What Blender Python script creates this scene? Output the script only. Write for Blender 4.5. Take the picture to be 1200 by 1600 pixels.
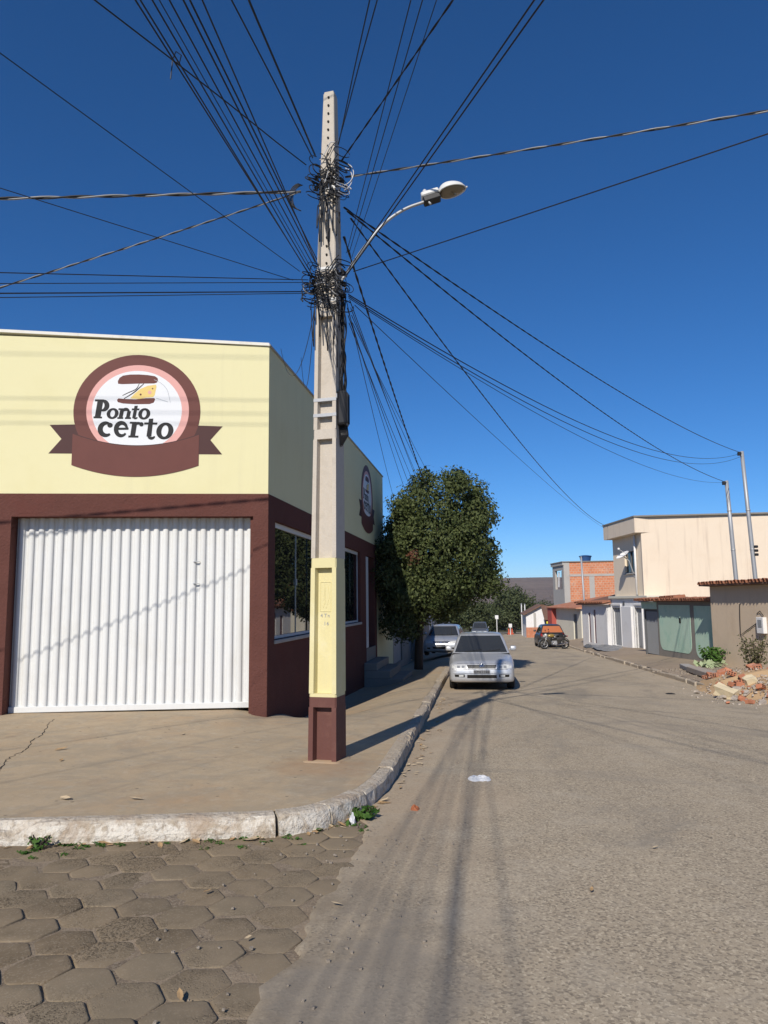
import bpy, bmesh, math, random
import numpy as np
from mathutils import Vector, Matrix
from mathutils.bvhtree import BVHTree
from math import sin, cos, pi, radians, sqrt, atan2

random.seed(7)
rng = np.random.default_rng(11)
scene = bpy.context.scene
for o_ in list(bpy.data.objects):
    bpy.data.objects.remove(o_)
COL = scene.collection

# ---------------------------------------------------------------- camera
F_PX, YAW, PITCH, ROLL = 1150.0, radians(8.0), radians(6.94), 0.0114
cam_d = bpy.data.cameras.new("camera")
cam_d.sensor_fit = 'VERTICAL'
cam_d.sensor_height = 36.0
cam_d.lens = F_PX / 1600.0 * 36.0
cam_d.clip_start = 0.05
cam_d.clip_end = 12000
cam = bpy.data.objects.new("camera", cam_d)
COL.objects.link(cam)
fh = Vector((-sin(YAW), cos(YAW), 0)); rt = Vector((cos(YAW), sin(YAW), 0)); zz = Vector((0, 0, 1))
fw = fh * cos(PITCH) + zz * sin(PITCH); up = -fh * sin(PITCH) + zz * cos(PITCH)
RR = rt * cos(ROLL) - up * sin(ROLL); UU = up * cos(ROLL) + rt * sin(ROLL)
cam.matrix_world = Matrix(((RR.x, UU.x, -fw.x, 0), (RR.y, UU.y, -fw.y, 0), (RR.z, UU.z, -fw.z, 1.6), (0, 0, 0, 1)))
scene.camera = cam

# ---------------------------------------------------------------- sky, sun, exposure
SUN_AZ, SUN_EL = radians(10.8), radians(35.5)          # light travels towards this azimuth (from +Y to +X)
world = bpy.data.worlds.new("World"); scene.world = world
world.use_nodes = True
wn = world.node_tree.nodes; wl = world.node_tree.links
for n_ in list(wn): wn.remove(n_)
wo = wn.new('ShaderNodeOutputWorld'); wb = wn.new('ShaderNodeBackground'); ws = wn.new('ShaderNodeTexSky')
ws.sky_type = 'NISHITA'; ws.sun_disc = False
ws.sun_elevation = SUN_EL; ws.sun_rotation = pi + SUN_AZ
ws.altitude = 1000; ws.air_density = 0.9; ws.dust_density = 0.15; ws.ozone_density = 10.0
wb.inputs['Strength'].default_value = 0.110
wh = wn.new('ShaderNodeHueSaturation'); wh.inputs['Saturation'].default_value = 1.10
wl.new(ws.outputs[0], wh.inputs['Color']); wl.new(wh.outputs[0], wb.inputs['Color']); wl.new(wb.outputs[0], wo.inputs['Surface'])
sun_d = bpy.data.lights.new("sun", 'SUN'); sun_d.energy = 5.0; sun_d.angle = radians(0.53); sun_d.color = (1.0, 0.93, 0.83)
sun = bpy.data.objects.new("sun", sun_d); COL.objects.link(sun)
sdir = Vector((sin(SUN_AZ) * cos(SUN_EL), cos(SUN_AZ) * cos(SUN_EL), -sin(SUN_EL)))
sun.rotation_euler = sdir.to_track_quat('-Z', 'Y').to_euler()
sun.location = (-6, -30, 40)
vs = scene.view_settings
vs.view_transform = 'Standard'; vs.look = 'None'; vs.gamma = 1.0; vs.use_curve_mapping = False; vs.exposure = 0.0

# ---------------------------------------------------------------- helpers
WM = {}                                                 # world matrix of every object built here

def thing(name, label, cat, loc, rotz=0.0, group=None):
    o = bpy.data.objects.new(name, None); COL.objects.link(o)
    o.empty_display_size = 0.2
    o.location = loc; o.rotation_euler = (0, 0, rotz)
    o['label'] = label; o['category'] = cat
    if group: o['group'] = group
    WM[o] = Matrix.Translation(Vector(loc)) @ Matrix.Rotation(rotz, 4, 'Z')
    return o

def tag(o, label, cat, group=None):
    o['label'] = label; o['category'] = cat
    if group: o['group'] = group
    return o

def add(name, verts, faces, mat, parent=None, local=False, smooth=False, kind=None, label=None):
    """verts in world space unless local (then in the parent's space)"""
    me = bpy.data.meshes.new(name)
    if parent is not None and not local:
        inv = WM[parent].inverted()
        verts = [inv @ Vector(v) for v in verts]
    me.from_pydata([tuple(v) for v in verts], [], [tuple(f) for f in faces])
    mats = mat if isinstance(mat, (list, tuple)) else [mat]
    for m in mats: me.materials.append(m)
    if smooth:
        me.polygons.foreach_set('use_smooth', [True] * len(me.polygons))
    me.update()
    o = bpy.data.objects.new(name, me); COL.objects.link(o)
    o.parent = parent
    WM[o] = WM[parent].copy() if parent is not None else Matrix.Identity(4)
    if kind: o['kind'] = kind
    if label: o['label'] = label
    return o

def inst(name, me, loc, rot=(0, 0, 0), parent=None, scale=(1, 1, 1)):
    """object sharing mesh data; loc / rot given in the parent's space"""
    o = bpy.data.objects.new(name, me); COL.objects.link(o)
    o.parent = parent; o.location = loc; o.rotation_euler = rot; o.scale = scale
    M_ = Matrix.LocRotScale(Vector(loc), __import__('mathutils').Euler(rot), Vector(scale))
    WM[o] = (WM[parent] if parent is not None else Matrix.Identity(4)) @ M_
    return o

class MB:
    """collects geometry in one mesh"""
    def __init__(s): s.v = []; s.f = []
    def quadgrid(s, fn, nu, nv):
        b = len(s.v)
        for j in range(nv + 1):
            for i in range(nu + 1): s.v.append(tuple(fn(i / nu, j / nv)))
        for j in range(nv):
            for i in range(nu):
                a = b + j * (nu + 1) + i
                s.f.append((a, a + 1, a + nu + 2, a + nu + 1))
        return s
    def hexa(s, p):                                     # 8 points: bottom ring 0-3, top ring 4-7
        b = len(s.v); s.v += [tuple(q) for q in p]
        for q in ((0, 3, 2, 1), (4, 5, 6, 7), (0, 1, 5, 4), (1, 2, 6, 5), (2, 3, 7, 6), (3, 0, 4, 7)):
            s.f.append(tuple(b + i for i in q))
        return s
    def box(s, x0, x1, y0, y1, z0, z1, tf=None):
        p = [(x0, y0, z0), (x1, y0, z0), (x1, y1, z0), (x0, y1, z0), (x0, y0, z1), (x1, y0, z1), (x1, y1, z1), (x0, y1, z1)]
        if tf: p = [tf(*q) for q in p]
        return s.hexa(p)
    def bevbox(s, x0, x1, y0, y1, z0, z1, bv=.01, tf=None, seg=1):
        bm = bmesh.new(); bmesh.ops.create_cube(bm, size=1)
        for v in bm.verts:
            v.co = Vector(((x0 + x1) / 2 + v.co.x * (x1 - x0), (y0 + y1) / 2 + v.co.y * (y1 - y0), (z0 + z1) / 2 + v.co.z * (z1 - z0)))
        bmesh.ops.bevel(bm, geom=bm.edges[:], offset=bv, segments=seg, affect='EDGES', profile=.5)
        b = len(s.v); bm.verts.ensure_lookup_table()
        for v in bm.verts: s.v.append(tuple(tf(*v.co)) if tf else tuple(v.co))
        for f in bm.faces: s.f.append(tuple(b + v.index for v in f.verts))
        bm.free(); return s
    def prism(s, pts, fn0, fn1):                        # polygon extruded between two maps
        b = len(s.v); n = len(pts)
        s.v += [tuple(fn0(*p)) for p in pts] + [tuple(fn1(*p)) for p in pts]
        s.f.append(tuple(b + i for i in range(n - 1, -1, -1))); s.f.append(tuple(b + n + i for i in range(n)))
        for i in range(n):
            j = (i + 1) % n; s.f.append((b + i, b + j, b + n + j, b + n + i))
        return s
    def tube(s, pts, r, n=8, caps=True):
        pts = [Vector(p) for p in pts]; b = len(s.v); m = len(pts)
        rs = r if isinstance(r, (list, tuple)) else [r] * m
        prev = None
        for i, p in enumerate(pts):
            t = (pts[min(i + 1, m - 1)] - pts[max(i - 1, 0)])
            t = t.normalized() if t.length > 1e-9 else Vector((0, 0, 1))
            if prev is None:
                a = Vector((0, 0, 1)) if abs(t.z) < .9 else Vector((1, 0, 0))
                u = t.cross(a).normalized()
            else:
                u = (prev - t * prev.dot(t)); u = u.normalized() if u.length > 1e-6 else t.orthogonal().normalized()
            prev = u; w = t.cross(u)
            for k in range(n):
                an = 2 * pi * k / n; s.v.append(tuple(p + (u * cos(an) + w * sin(an)) * rs[i]))
        for i in range(m - 1):
            for k in range(n):
                k2 = (k + 1) % n
                s.f.append((b + i * n + k, b + i * n + k2, b + (i + 1) * n + k2, b + (i + 1) * n + k))
        if caps:
            s.f.append(tuple(b + k for k in range(n - 1, -1, -1))); s.f.append(tuple(b + (m - 1) * n + k for k in range(n)))
        return s
    def lathe(s, prof, c, axis='Z', n=20, tf=None):     # prof: (radius, height)
        b = len(s.v)
        for r, h in prof:
            for k in range(n):
                an = 2 * pi * k / n
                if axis == 'Z': p = (c[0] + r * cos(an), c[1] + r * sin(an), c[2] + h)
                elif axis == 'X': p = (c[0] + h, c[1] + r * cos(an), c[2] + r * sin(an))
                else: p = (c[0] + r * cos(an), c[1] + h, c[2] + r * sin(an))
                s.v.append(tuple(tf(*p)) if tf else p)
        for i in range(len(prof) - 1):
            for k in range(n):
                k2 = (k + 1) % n; s.f.append((b + i * n + k, b + i * n + k2, b + (i + 1) * n + k2, b + (i + 1) * n + k))
        s.f.append(tuple(b + k for k in range(n - 1, -1, -1))); s.f.append(tuple(b + (len(prof) - 1) * n + k for k in range(n)))
        return s
    def make(s, name, mat, parent=None, **kw): return add(name, s.v, s.f, mat, parent, **kw)

def fixnormals(o):
    bm = bmesh.new(); bm.from_mesh(o.data); bmesh.ops.recalc_face_normals(bm, faces=bm.faces[:]); bm.to_mesh(o.data); bm.free(); return o

# ---------------------------------------------------------------- materials
def c4(c): return (c[0], c[1], c[2], 1.0)
def mul(c, k): return tuple(min(1, x * k) for x in c)

class NT:
    def __init__(s, name):
        s.m = bpy.data.materials.new(name); s.m.use_nodes = True
        s.n = s.m.node_tree.nodes; s.l = s.m.node_tree.links
        s.b = s.n['Principled BSDF']
        g = s.n.new('ShaderNodeNewGeometry'); s.pos = g.outputs['Position']; s.nor = g.outputs['Normal']
    def setin(s, sock, v):
        if hasattr(v, 'is_linked') or hasattr(v, 'links'): s.l.new(v, sock)
        else: sock.default_value = v
    def mapping(s, scale=(1, 1, 1), rot=(0, 0, 0), vec=None):
        m = s.n.new('ShaderNodeMapping'); m.inputs['Scale'].default_value = scale; m.inputs['Rotation'].default_value = rot
        s.l.new(vec or s.pos, m.inputs['Vector']); return m.outputs[0]
    def noise(s, scale, detail=4, rough=.55, vec=None, dist=0):
        t = s.n.new('ShaderNodeTexNoise'); t.inputs['Scale'].default_value = scale; t.inputs['Detail'].default_value = detail
        t.inputs['Roughness'].default_value = rough; t.inputs['Distortion'].default_value = dist
        s.l.new(vec or s.pos, t.inputs['Vector']); return t.outputs['Fac']
    def voro(s, scale, feature='F1', out='Distance', vec=None):
        t = s.n.new('ShaderNodeTexVoronoi'); t.feature = feature; t.inputs['Scale'].default_value = scale
        s.l.new(vec or s.pos, t.inputs['Vector']); return t.outputs[out]
    def ramp(s, fac, stops):
        r = s.n.new('ShaderNodeValToRGB'); e = r.color_ramp.elements
        while len(e) < len(stops): e.new(.5)
        for i, (p, c) in enumerate(stops):
            e[i].position = p; e[i].color = c4(c) if isinstance(c, tuple) else (c, c, c, 1)
        s.l.new(fac, r.inputs['Fac']); return r.outputs['Color']
    def rng(s, v, a, b, c=0., d=1.):
        r = s.n.new('ShaderNodeMapRange'); r.inputs['From Min'].default_value = a; r.inputs['From Max'].default_value = b
        r.inputs['To Min'].default_value = c; r.inputs['To Max'].default_value = d
        s.setin(r.inputs['Value'], v); return r.outputs[0]
    def mix(s, f, a, b, mode='MIX'):
        m = s.n.new('ShaderNodeMix'); m.data_type = 'RGBA'; m.blend_type = mode
        s.setin(m.inputs[0], f)
        for sock, v in ((m.inputs[6], a), (m.inputs[7], b)):
            if isinstance(v, tuple): sock.default_value = c4(v[:3])
            else: s.l.new(v, sock)
        return m.outputs[2]
    def math(s, op, a, b=0.):
        m = s.n.new('ShaderNodeMath'); m.operation = op; s.setin(m.inputs[0], a); s.setin(m.inputs[1], b); return m.outputs[0]
    def sep(s, vec=None):
        x = s.n.new('ShaderNodeSeparateXYZ'); s.l.new(vec or s.pos, x.inputs[0]); return x.outputs
    def bump(s, h, strength=.3, dist=.01, prev=None):
        b = s.n.new('ShaderNodeBump'); b.inputs['Strength'].default_value = strength; b.inputs['Distance'].default_value = dist
        s.l.new(h, b.inputs['Height'])
        if prev: s.l.new(prev, b.inputs['Normal'])
        return b.outputs[0]
    def done(s, color=None, rough=None, normal=None, **kw):
        if color is not None: s.setin(s.b.inputs['Base Color'], c4(mul(color, .86)) if isinstance(color, tuple) else s.mix(1.0, color, (.86, .86, .86), 'MULTIPLY'))
        if rough is not None: s.setin(s.b.inputs['Roughness'], rough)
        if normal is not None: s.l.new(normal, s.b.inputs['Normal'])
        for k, v in kw.items(): s.setin(s.b.inputs[k.replace('_', ' ')], v)
        return s.m

def M(name, col, rough=.8, var=.12, scale=2.5, bump=.15, bscale=40., bdist=.006, stain=None, stain_amt=.5, stain_scale=1.2, streak=None, spec=.3, metallic=0.):
    t = NT(name)
    n1 = t.noise(scale, 5, .6); n2 = t.noise(scale * 14, 3, .6)
    c = t.mix(n1, mul(col, 1 - var), mul(col, 1 + var))
    c = t.mix(t.rng(n2, .3, .7, 0, .5), c, mul(col, 1 - var * .8))
    if stain:
        f = t.rng(t.noise(stain_scale, 6, .65, dist=.4), .5, .72, 0, stain_amt); c = t.mix(f, c, stain)
    if streak:                                          # rain streaks: noise stretched along z
        v = t.mapping((3.0, 3.0, .18)); f = t.rng(t.noise(1.6, 5, .6, vec=v), .56, .75, 0, .6); c = t.mix(f, c, streak)
    nb = t.bump(t.noise(bscale, 4, .6), bump, bdist) if bump else None
    return t.done(c, rough, nb, Specular_IOR_Level=spec, Metallic=metallic)

def glossy(name, col, rough=.08, metallic=0., coat=0., spec=.5):
    t = NT(name); n = t.noise(6, 3)
    return t.done(t.mix(n, mul(col, .92), mul(col, 1.06)), t.rng(n, .2, .8, rough * .8, rough * 1.4), Metallic=metallic, Coat_Weight=coat, Specular_IOR_Level=spec)

BROWN = (.140, .060, .049)
mt = {}
mt['yellow'] = M('shop_yellow_paint', (.80, .75, .455), .8, .03, .8, .15, 50, stain=(.73, .67, .36), stain_amt=.35, streak=(.73, .68, .42), spec=.15)
mt['brown'] = M('shop_brown_texture', BROWN, .9, .24, 2.4, 1.0, 30, .016, stain=(.15, .05, .04), stain_amt=.5, spec=.08)
mt['brownpaint'] = M('sign_brown_paint', (.15, .05, .04), .65, .14, 4, .08)
mt['browndark'] = M('sign_dark_brown', (.075, .03, .028), .65, .12, 4, .08)
mt['pink'] = M('sign_pink_paint', (.78, .42, .38), .7, .05, 4, .06)
mt['signwhite'] = M('sign_white_paint', (.82, .84, .86), .7, .03, 3, .06)
mt['black'] = M('sign_black_paint', (.012, .012, .014), .6, .1, 4, .05)
mt['cheese'] = M('sign_cheese_paint', (.82, .62, .22), .7, .06, 8, .06)
mt['greypaint'] = M('sign_grey_line', (.52, .55, .58), .7, .06, 8, .05)
mt['whitemetal'] = M('white_door_paint', (.75, .76, .745), .5, .05, 1.3, .03, 60, stain=(.60, .58, .52), stain_amt=.4, stain_scale=1.1, streak=(.62, .61, .57), spec=.4)
mt['whitewash'] = M('cap_white', (.82, .80, .72), .8, .06, 3, .15, stain=(.45, .40, .3), stain_amt=.5, stain_scale=3)
mt['alu'] = M('aluminium_frame', (.55, .56, .56), .35, .05, 5, .03, metallic=.7)
mt['aluwhite'] = M('white_frame', (.66, .68, .68), .4, .05, 5, .03)
mt['darkroom'] = M('dark_interior', (.02, .02, .022), .9, .1)
mt['concrete'] = M('pole_concrete', (.58, .52, .44), .85, .12, 5, .6, 60, .006, stain=(.43, .38, .31), stain_amt=.6, stain_scale=5, streak=(.47, .43, .37))
mt['poleyellow'] = M('pole_yellow_paint', (.72, .645, .35), .7, .05, 4, .35, 45, stain=(.86, .82, .62), stain_amt=.5, stain_scale=2)
mt['polebrown'] = M('pole_brown_paint', (.14, .058, .047), .7, .12, 4, .35, 45, stain=(.24, .12, .09), stain_amt=.4, stain_scale=5)
mt['cable'] = M('black_cable', (.014, .014, .017), .5, .2, 10, 0)
mt['cablegrey'] = M('bare_aluminium_cable', (.20, .20, .205), .4, .3, 10, 0, spec=.6)
mt['cablewhite'] = M('white_cable', (.55, .56, .58), .5, .1, 10, 0)
mt['blackplastic'] = M('black_plastic', (.018, .018, .02), .45, .15, 8, .1)
mt['galv'] = M('galvanised_steel', (.42, .43, .44), .5, .1, 8, .1, 50, metallic=.35)
mt['steelwhite'] = M('lamp_white_steel', (.72, .72, .70), .4, .05, 8, .05, stain=(.4, .36, .3), stain_amt=.3, stain_scale=9)
mt['hole'] = M('hole_dark', (.02, .018, .016), .9, .1)
mt['tyre'] = M('tyre_rubber', (.022, .021, .02), .85, .2, 8, .2)
mt['chrome'] = glossy('chrome', (.7, .7, .72), .12, 1.0)
mt['taupe'] = M('taupe_render', (.70, .56, .41), .85, .1, 1.2, .25, 40, stain=(.56, .43, .3), stain_amt=.5, streak=(.57, .45, .33))
mt['greenpaint'] = M('green_wall_paint', (.54, .72, .58), .8, .14, 1.5, .2, 40, stain=(.30, .56, .45), stain_amt=.7, stain_scale=1.6, streak=(.62, .74, .64), spec=.05)
mt['cement'] = M('cement_render', (.27, .25, .22), .9, .14, 2, .3, 40, stain=(.2, .18, .16), stain_amt=.5)
mt['cementlight'] = M('cement_light', (.45, .43, .40), .9, .12, 2, .3, 40, stain=(.34, .31, .28), stain_amt=.5)
mt['beige'] = M('beige_house_paint', (.82, .69, .54), .8, .05, .7, .1, 50, stain=(.72, .56, .40), stain_amt=.3, streak=(.56, .44, .34))
mt['beigefront'] = M('beige_front_paint', (.90, .76, .58), .8, .06, 1, .1, 50, streak=(.6, .52, .43))
mt['whitehouse'] = M('white_house_paint', (.80, .79, .78), .8, .05, 1, .12, 40, stain=(.6, .56, .5), stain_amt=.35, streak=(.66, .63, .6))
mt['creamhouse'] = M('cream_house_paint', (.74, .70, .58), .8, .05, 1, .12, 40, stain=(.55, .5, .4), stain_amt=.35)
mt['redpaint'] = M('red_paint', (.42, .09, .07), .75, .1, 2, .15)
mt['tile'] = M('clay_tile', (.36, .15, .085), .85, .25, 3, .3, 30, stain=(.16, .1, .075), stain_amt=.7, stain_scale=3)
mt['tiledark'] = M('old_clay_tile', (.22, .12, .08), .9, .25, 2, .3, 20, stain=(.1, .075, .06), stain_amt=.7, stain_scale=1.5)
mt['doorgrey'] = M('grey_metal_door', (.30, .31, .32), .55, .1, 3, .1)
mt['doordark'] = M('dark_metal_gate', (.12, .125, .13), .55, .15, 3, .1)
mt['purple'] = M('maroon_door', (.14, .045, .06), .6, .1, 3, .1)
mt['bluetank'] = M('blue_tank', (.03, .09, .24), .5, .1, 3, .05)
mt['wood'] = M('old_wood', (.40, .32, .23), .85, .2, 3, .3, 30, stain=(.2, .16, .12), stain_amt=.5, stain_scale=4)
mt['sand'] = M('sand', (.56, .38, .21), .95, .12, 4, .5, 60)
mt['gravel'] = M('grey_gravel', (.34, .29, .235), .95, .3, 14, 1, 50, .02)
mt['ceramic'] = M('orange_ceramic', (.50, .20, .11), .9, .18, 6, .3, 40, stain=(.6, .45, .36), stain_amt=.5, stain_scale=5)
mt['mortar'] = M('mortar_chunk', (.44, .38, .32), .95, .15, 8, .5, 40)
mt['creamblock'] = M('cream_block', (.68, .57, .38), .95, .1, 8, .4, 40)
mt['tarp'] = M('grey_tarp', (.26, .26, .26), .6, .4, 3, .3, 12, .03, stain=(.55, .55, .54), stain_amt=.6, stain_scale=2)
mt['plastic'] = M('white_plastic_bag', (.72, .73, .74), .4, .05, 10, .2)
mt['bark'] = M('bark', (.06, .045, .034), .95, .3, 9, .8, 26, .02)
mt['moto_dark'] = glossy('moto_black', (.02, .02, .022), .3, 0, .4)
mt['moto_gold'] = glossy('moto_gold', (.35, .24, .06), .3, .3, .4)
mt['engine'] = M('engine_metal', (.5, .5, .5), .4, .2, 20, .1, metallic=.6)
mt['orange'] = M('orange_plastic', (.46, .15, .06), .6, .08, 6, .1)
mt['redplastic'] = M('red_plastic', (.55, .1, .05), .6, .08, 6, .1)
mt['yellowawn'] = M('yellow_awning', (.75, .66, .05), .6, .05, 4, .05)
mt['dryleaf'] = M('dry_leaf', (.46, .30, .15), .9, .3, 30, .2)
mt['dryleaf2'] = M('pale_dry_leaf', (.60, .47, .30), .9, .2, 30, .2)

def leafmat(name, c1, c2, c3, trans=.35):
    t = NT(name)
    oi = t.voro(9.0, out='Color'); r_ = t.sep(oi)[0]
    big = t.noise(.9, 3)
    c = t.mix(r_, c1, c2); c = t.mix(t.rng(big, .55, .75, 0, .6), c, c3)
    t.done(c, .62, Specular_IOR_Level=.22)
    tr = t.n.new('ShaderNodeBsdfTranslucent'); t.l.new(c, tr.inputs[0])
    mx = t.n.new('ShaderNodeMixShader'); mx.inputs[0].default_value = trans
    out = t.n['Material Output']
    t.l.new(t.b.outputs[0], mx.inputs[1]); t.l.new(tr.outputs[0], mx.inputs[2]); t.l.new(mx.outputs[0], out.inputs[0])
    return t.m
mt['leaf'] = leafmat('ficus_leaf', (.036, .056, .017), (.135, .16, .055), (.07, .095, .03), .24)
mt['leaf2'] = leafmat('far_leaf', (.05, .07, .028), (.12, .14, .06), (.09, .10, .045), .25)
mt['leafred'] = leafmat('reddish_leaf', (.16, .06, .035), (.10, .06, .03), (.14, .08, .04), .2)
mt['weed'] = leafmat('weed_leaf', (.05, .12, .02), (.10, .2, .04), (.08, .16, .03), .3)
mt['shrubleaf'] = leafmat('dry_shrub_leaf', (.10, .10, .045), (.17, .16, .08), (.14, .12, .06), .3)
mt['paleleaf'] = leafmat('pale_leaf', (.42, .5, .28), (.5, .58, .36), (.4, .5, .28), .3)

def glassmat(name, tint=(.012, .014, .016), rough=.015, spec=.6):
    t = NT(name); n = t.noise(1.5, 2)
    return t.done(t.mix(n, mul(tint, .9), mul(tint, 1.1)), rough, Specular_IOR_Level=spec, IOR=1.55)
mt['glass'] = glassmat('window_glass')
mt['carglass'] = glassmat('car_glass', (.034, .036, .036), .02, .9)
mt['headlamp'] = glossy('headlamp_glass', (.60, .61, .60), .14, 0., .8)
mt['lampbowl'] = glossy('lamp_bowl', (.33, .34, .35), .2, .3, .5)
mt['amber'] = glossy('amber_lamp', (.5, .18, .02), .2, 0, .5)
mt['redlamp'] = glossy('red_lamp', (.35, .02, .015), .2, 0, .5)
mt['lens'] = glossy('lamp_lens', (.20, .17, .12), .2, .1, .3)

def carpaint(name, col, metallic=.6, rough=.32):
    t = NT(name); n = t.noise(2.2, 5, .6); d = t.noise(260, 2)
    c = t.mix(t.rng(n, .45, .75, 0, .3), col, mul((.6, .56, .5), max(col)))
    return t.done(c, t.rng(n, .3, .7, rough * .8, rough * 1.5), Metallic=metallic, Coat_Weight=.25, Coat_Roughness=.2)
mt['silver'] = carpaint('silver_paint', (.64, .66, .69), .5, .34)
mt['silver2'] = carpaint('silver_paint_bright', (.64, .66, .69))
mt['darkcar'] = carpaint('dark_grey_paint', (.07, .068, .066), .4)
mt['suv'] = carpaint('slate_paint', (.20, .22, .25), .5)

# ================================================================ SETTING: ground
SL = 0.03
def roadz(y): return -SL * y

def smooth(a, b, x):
    t = max(0., min(1., (x - a) / (b - a))); return t * t * (3 - 2 * t)

def vnoise(x, y, s=0):                                  # cheap smooth value noise
    xi, yi = math.floor(x), math.floor(y); fx, fy = x - xi, y - yi
    def h(i, j):
        n = (i * 374761393 + j * 668265263 + s * 974711) & 0xffffffff
        n = ((n ^ (n >> 13)) * 1274126177) & 0xffffffff
        return ((n ^ (n >> 16)) & 0xffff) / 65535.
    u, v = fx * fx * (3 - 2 * fx), fy * fy * (3 - 2 * fy)
    return (h(xi, yi) * (1 - u) + h(xi + 1, yi) * u) * (1 - v) + (h(xi, yi + 1) * (1 - u) + h(xi + 1, yi + 1) * u) * v
def fbm(x, y, o=4, s=0):
    a, f, r = .5, 1., 0.
    for k in range(o): r += a * vnoise(x * f, y * f, s + k); a *= .5; f *= 2.03
    return r

# ---- terrain with the dry hill behind the town
t = NT('dry_hill_scrub')
n1 = t.noise(.02, 6, .65); n2 = t.noise(.16, 5, .7); n3 = t.noise(.008, 4, .5)
c = t.mix(t.rng(n1, .3, .7), (.20, .150, .125), (.32, .245, .20))
c = t.mix(t.rng(n2, .42, .68, 0, .75), c, (.105, .088, .07))
c = t.mix(t.rng(n3, .52, .7, 0, .55), c, (.30, .235, .185))
ysep = t.sep()[1]
c = t.mix(t.rng(ysep, 90, 420, .8, 0), c, (.06, .075, .028))
M_hill = t.done(c, .95, t.bump(t.noise(.3, 5, .7), .8, 3.), Specular_IOR_Level=.1)
mb = MB()
ys = [-300, -60, -20, 0, 20, 40, 60, 80, 100, 130, 160, 200, 260, 330, 400, 480, 560, 640, 720, 800, 880, 960, 1040, 1110, 1180, 1250, 1310, 1370, 1430, 1490, 1550, 1620, 1700, 1850, 2100, 2600, 3500]
xs = list(np.linspace(-2600, 2600, 141))
xs = sorted(set([round(x, 2) for x in xs] + [-60, -30, -15, 15, 30, 60]))
def terr(x, y):
    b = -SL * max(-20, min(y, 130)) - .32
    if y > 130: b -= 1.5 * smooth(130, 300, y)
    r = smooth(420, 1500, y) * (46 + 5 * fbm(x / 700 + 3, 2.2, 3, 5) + 3.5 * (fbm(x / 90., y / 120., 4, 9) - .5))
    r *= 1 - .5 * smooth(1560, 3500, y)
    r += smooth(350, 900, y) * (1 - smooth(1200, 1500, y)) * 7 * (fbm(x / 160., y / 160., 4, 2) - .5)
    side = smooth(40, 400, abs(x)) * (1 - smooth(200, 500, y))
    return b + r + side * 1.0
nx = len(xs)
for y in ys:
    for x in xs: mb.v.append((x, y, terr(x, y)))
for j in range(len(ys) - 1):
    for i in range(nx - 1):
        a = j * nx + i; mb.f.append((a, a + 1, a + nx + 1, a + nx))
terrain = mb.make('terrain', M_hill, smooth=True, kind='structure')

# ---- asphalt
t = NT('worn_asphalt')
X_, Y_, Z_ = t.sep()
v1 = t.voro(75, out='Color'); vs_ = t.sep(v1)
vd = t.voro(75)
c = t.mix(t.noise(.55, 5, .6), (0.376, 0.309, 0.222), (0.533, 0.440, 0.314))
c = t.mix(t.rng(t.noise(9, 4, .6), .35, .7, 0, .35), c, (0.376, 0.319, 0.239))
c = t.mix(t.rng(vs_[0], .66, .80, 0, .75), c, (0.214, 0.178, 0.133))
c = t.mix(t.rng(vs_[1], .78, .88, 0, .55), c, (0.701, 0.599, 0.435))
fine = t.voro(190, out='Color'); fs_ = t.sep(fine)
c = t.mix(t.rng(fs_[2], .6, .9, 0, .35), c, (0.244, 0.203, 0.153))
# long worn lanes and dusty runs along the street
st = t.noise(1.0, 5, .6, vec=t.mapping((1.1, .12, 1)))
c = t.mix(t.rng(st, .48, .68, 0, .22), c, (0.610, 0.506, 0.363))
pt = t.noise(.35, 6, .62, dist=.6)
c = t.mix(t.rng(pt, .54, .66, 0, .55), c, (0.305, 0.266, 0.211))
# reddish sand washed along the kerb, grey dust over the paver edge
dn = t.math('ADD', X_, t.math('MULTIPLY', t.rng(t.noise(.8, 5, .65), .25, .75, -1, 1), .7))
f = t.math('MULTIPLY', t.rng(dn, .1, -.8, 0, .95), t.rng(t.noise(3.2, 5, .7), .25, .65, .3, 1))
c = t.mix(f, c, t.mix(t.rng(Y_, 4.4, 6.4), (.275, .225, .163), (.43, .335, .235)))
c = t.mix(t.rng(t.noise(.28, 5, .6, dist=1.0), .55, .62, 0, .35), c, (0.260, 0.231, 0.191))
sv = t.mapping((26, 40, 26), (0, 0, .5)); sd_ = t.voro(1.0, vec=sv); sc_ = t.sep(t.voro(1.0, out='Color', vec=sv))
spot = t.math('MULTIPLY', t.rng(sd_, .16, .30, 1, 0), t.rng(sc_[0], .62, .66, 0, .85))
c = t.mix(t.math('MULTIPLY', spot, t.rng(t.noise(.7, 3), .35, .6, .35, 1)), c, (0.150, 0.128, 0.102))
c = t.mix(t.rng(t.noise(1.6, 6, .7, dist=.5), .5, .7, 0, .45), c, (0.500, 0.433, 0.335))
c = t.mix(t.rng(t.noise(.22, 6, .65, dist=1.5, vec=t.mapping((1.6, .5, 1))), .5, .6, 0, .42), c, (0.520, 0.428, 0.312))
c = t.mix(t.rng(t.noise(.33, 6, .7, dist=1.2, vec=t.mapping((1.0, .55, 1), (0, 0, .4))), .55, .63, 0, .5), c, (0.255, 0.227, 0.186))
bl = t.math('ADD', t.math('ABSOLUTE', t.math('SUBTRACT', X_, -.55)), t.math('MULTIPLY', t.math('ABSOLUTE', t.math('SUBTRACT', Y_, 3.3)), .45))
bl = t.math('ADD', bl, t.rng(t.noise(2.4, 5, .7), .2, .8, -.35, .35))
c = t.mix(t.rng(bl, .55, .35, 0, .5), c, (.265, .235, .195))
f2 = t.math('MULTIPLY', t.rng(X_, 3.2, 5.2, 0, .7), t.rng(t.noise(1.3, 5, .7), .38, .62, 0, 1))
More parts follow.
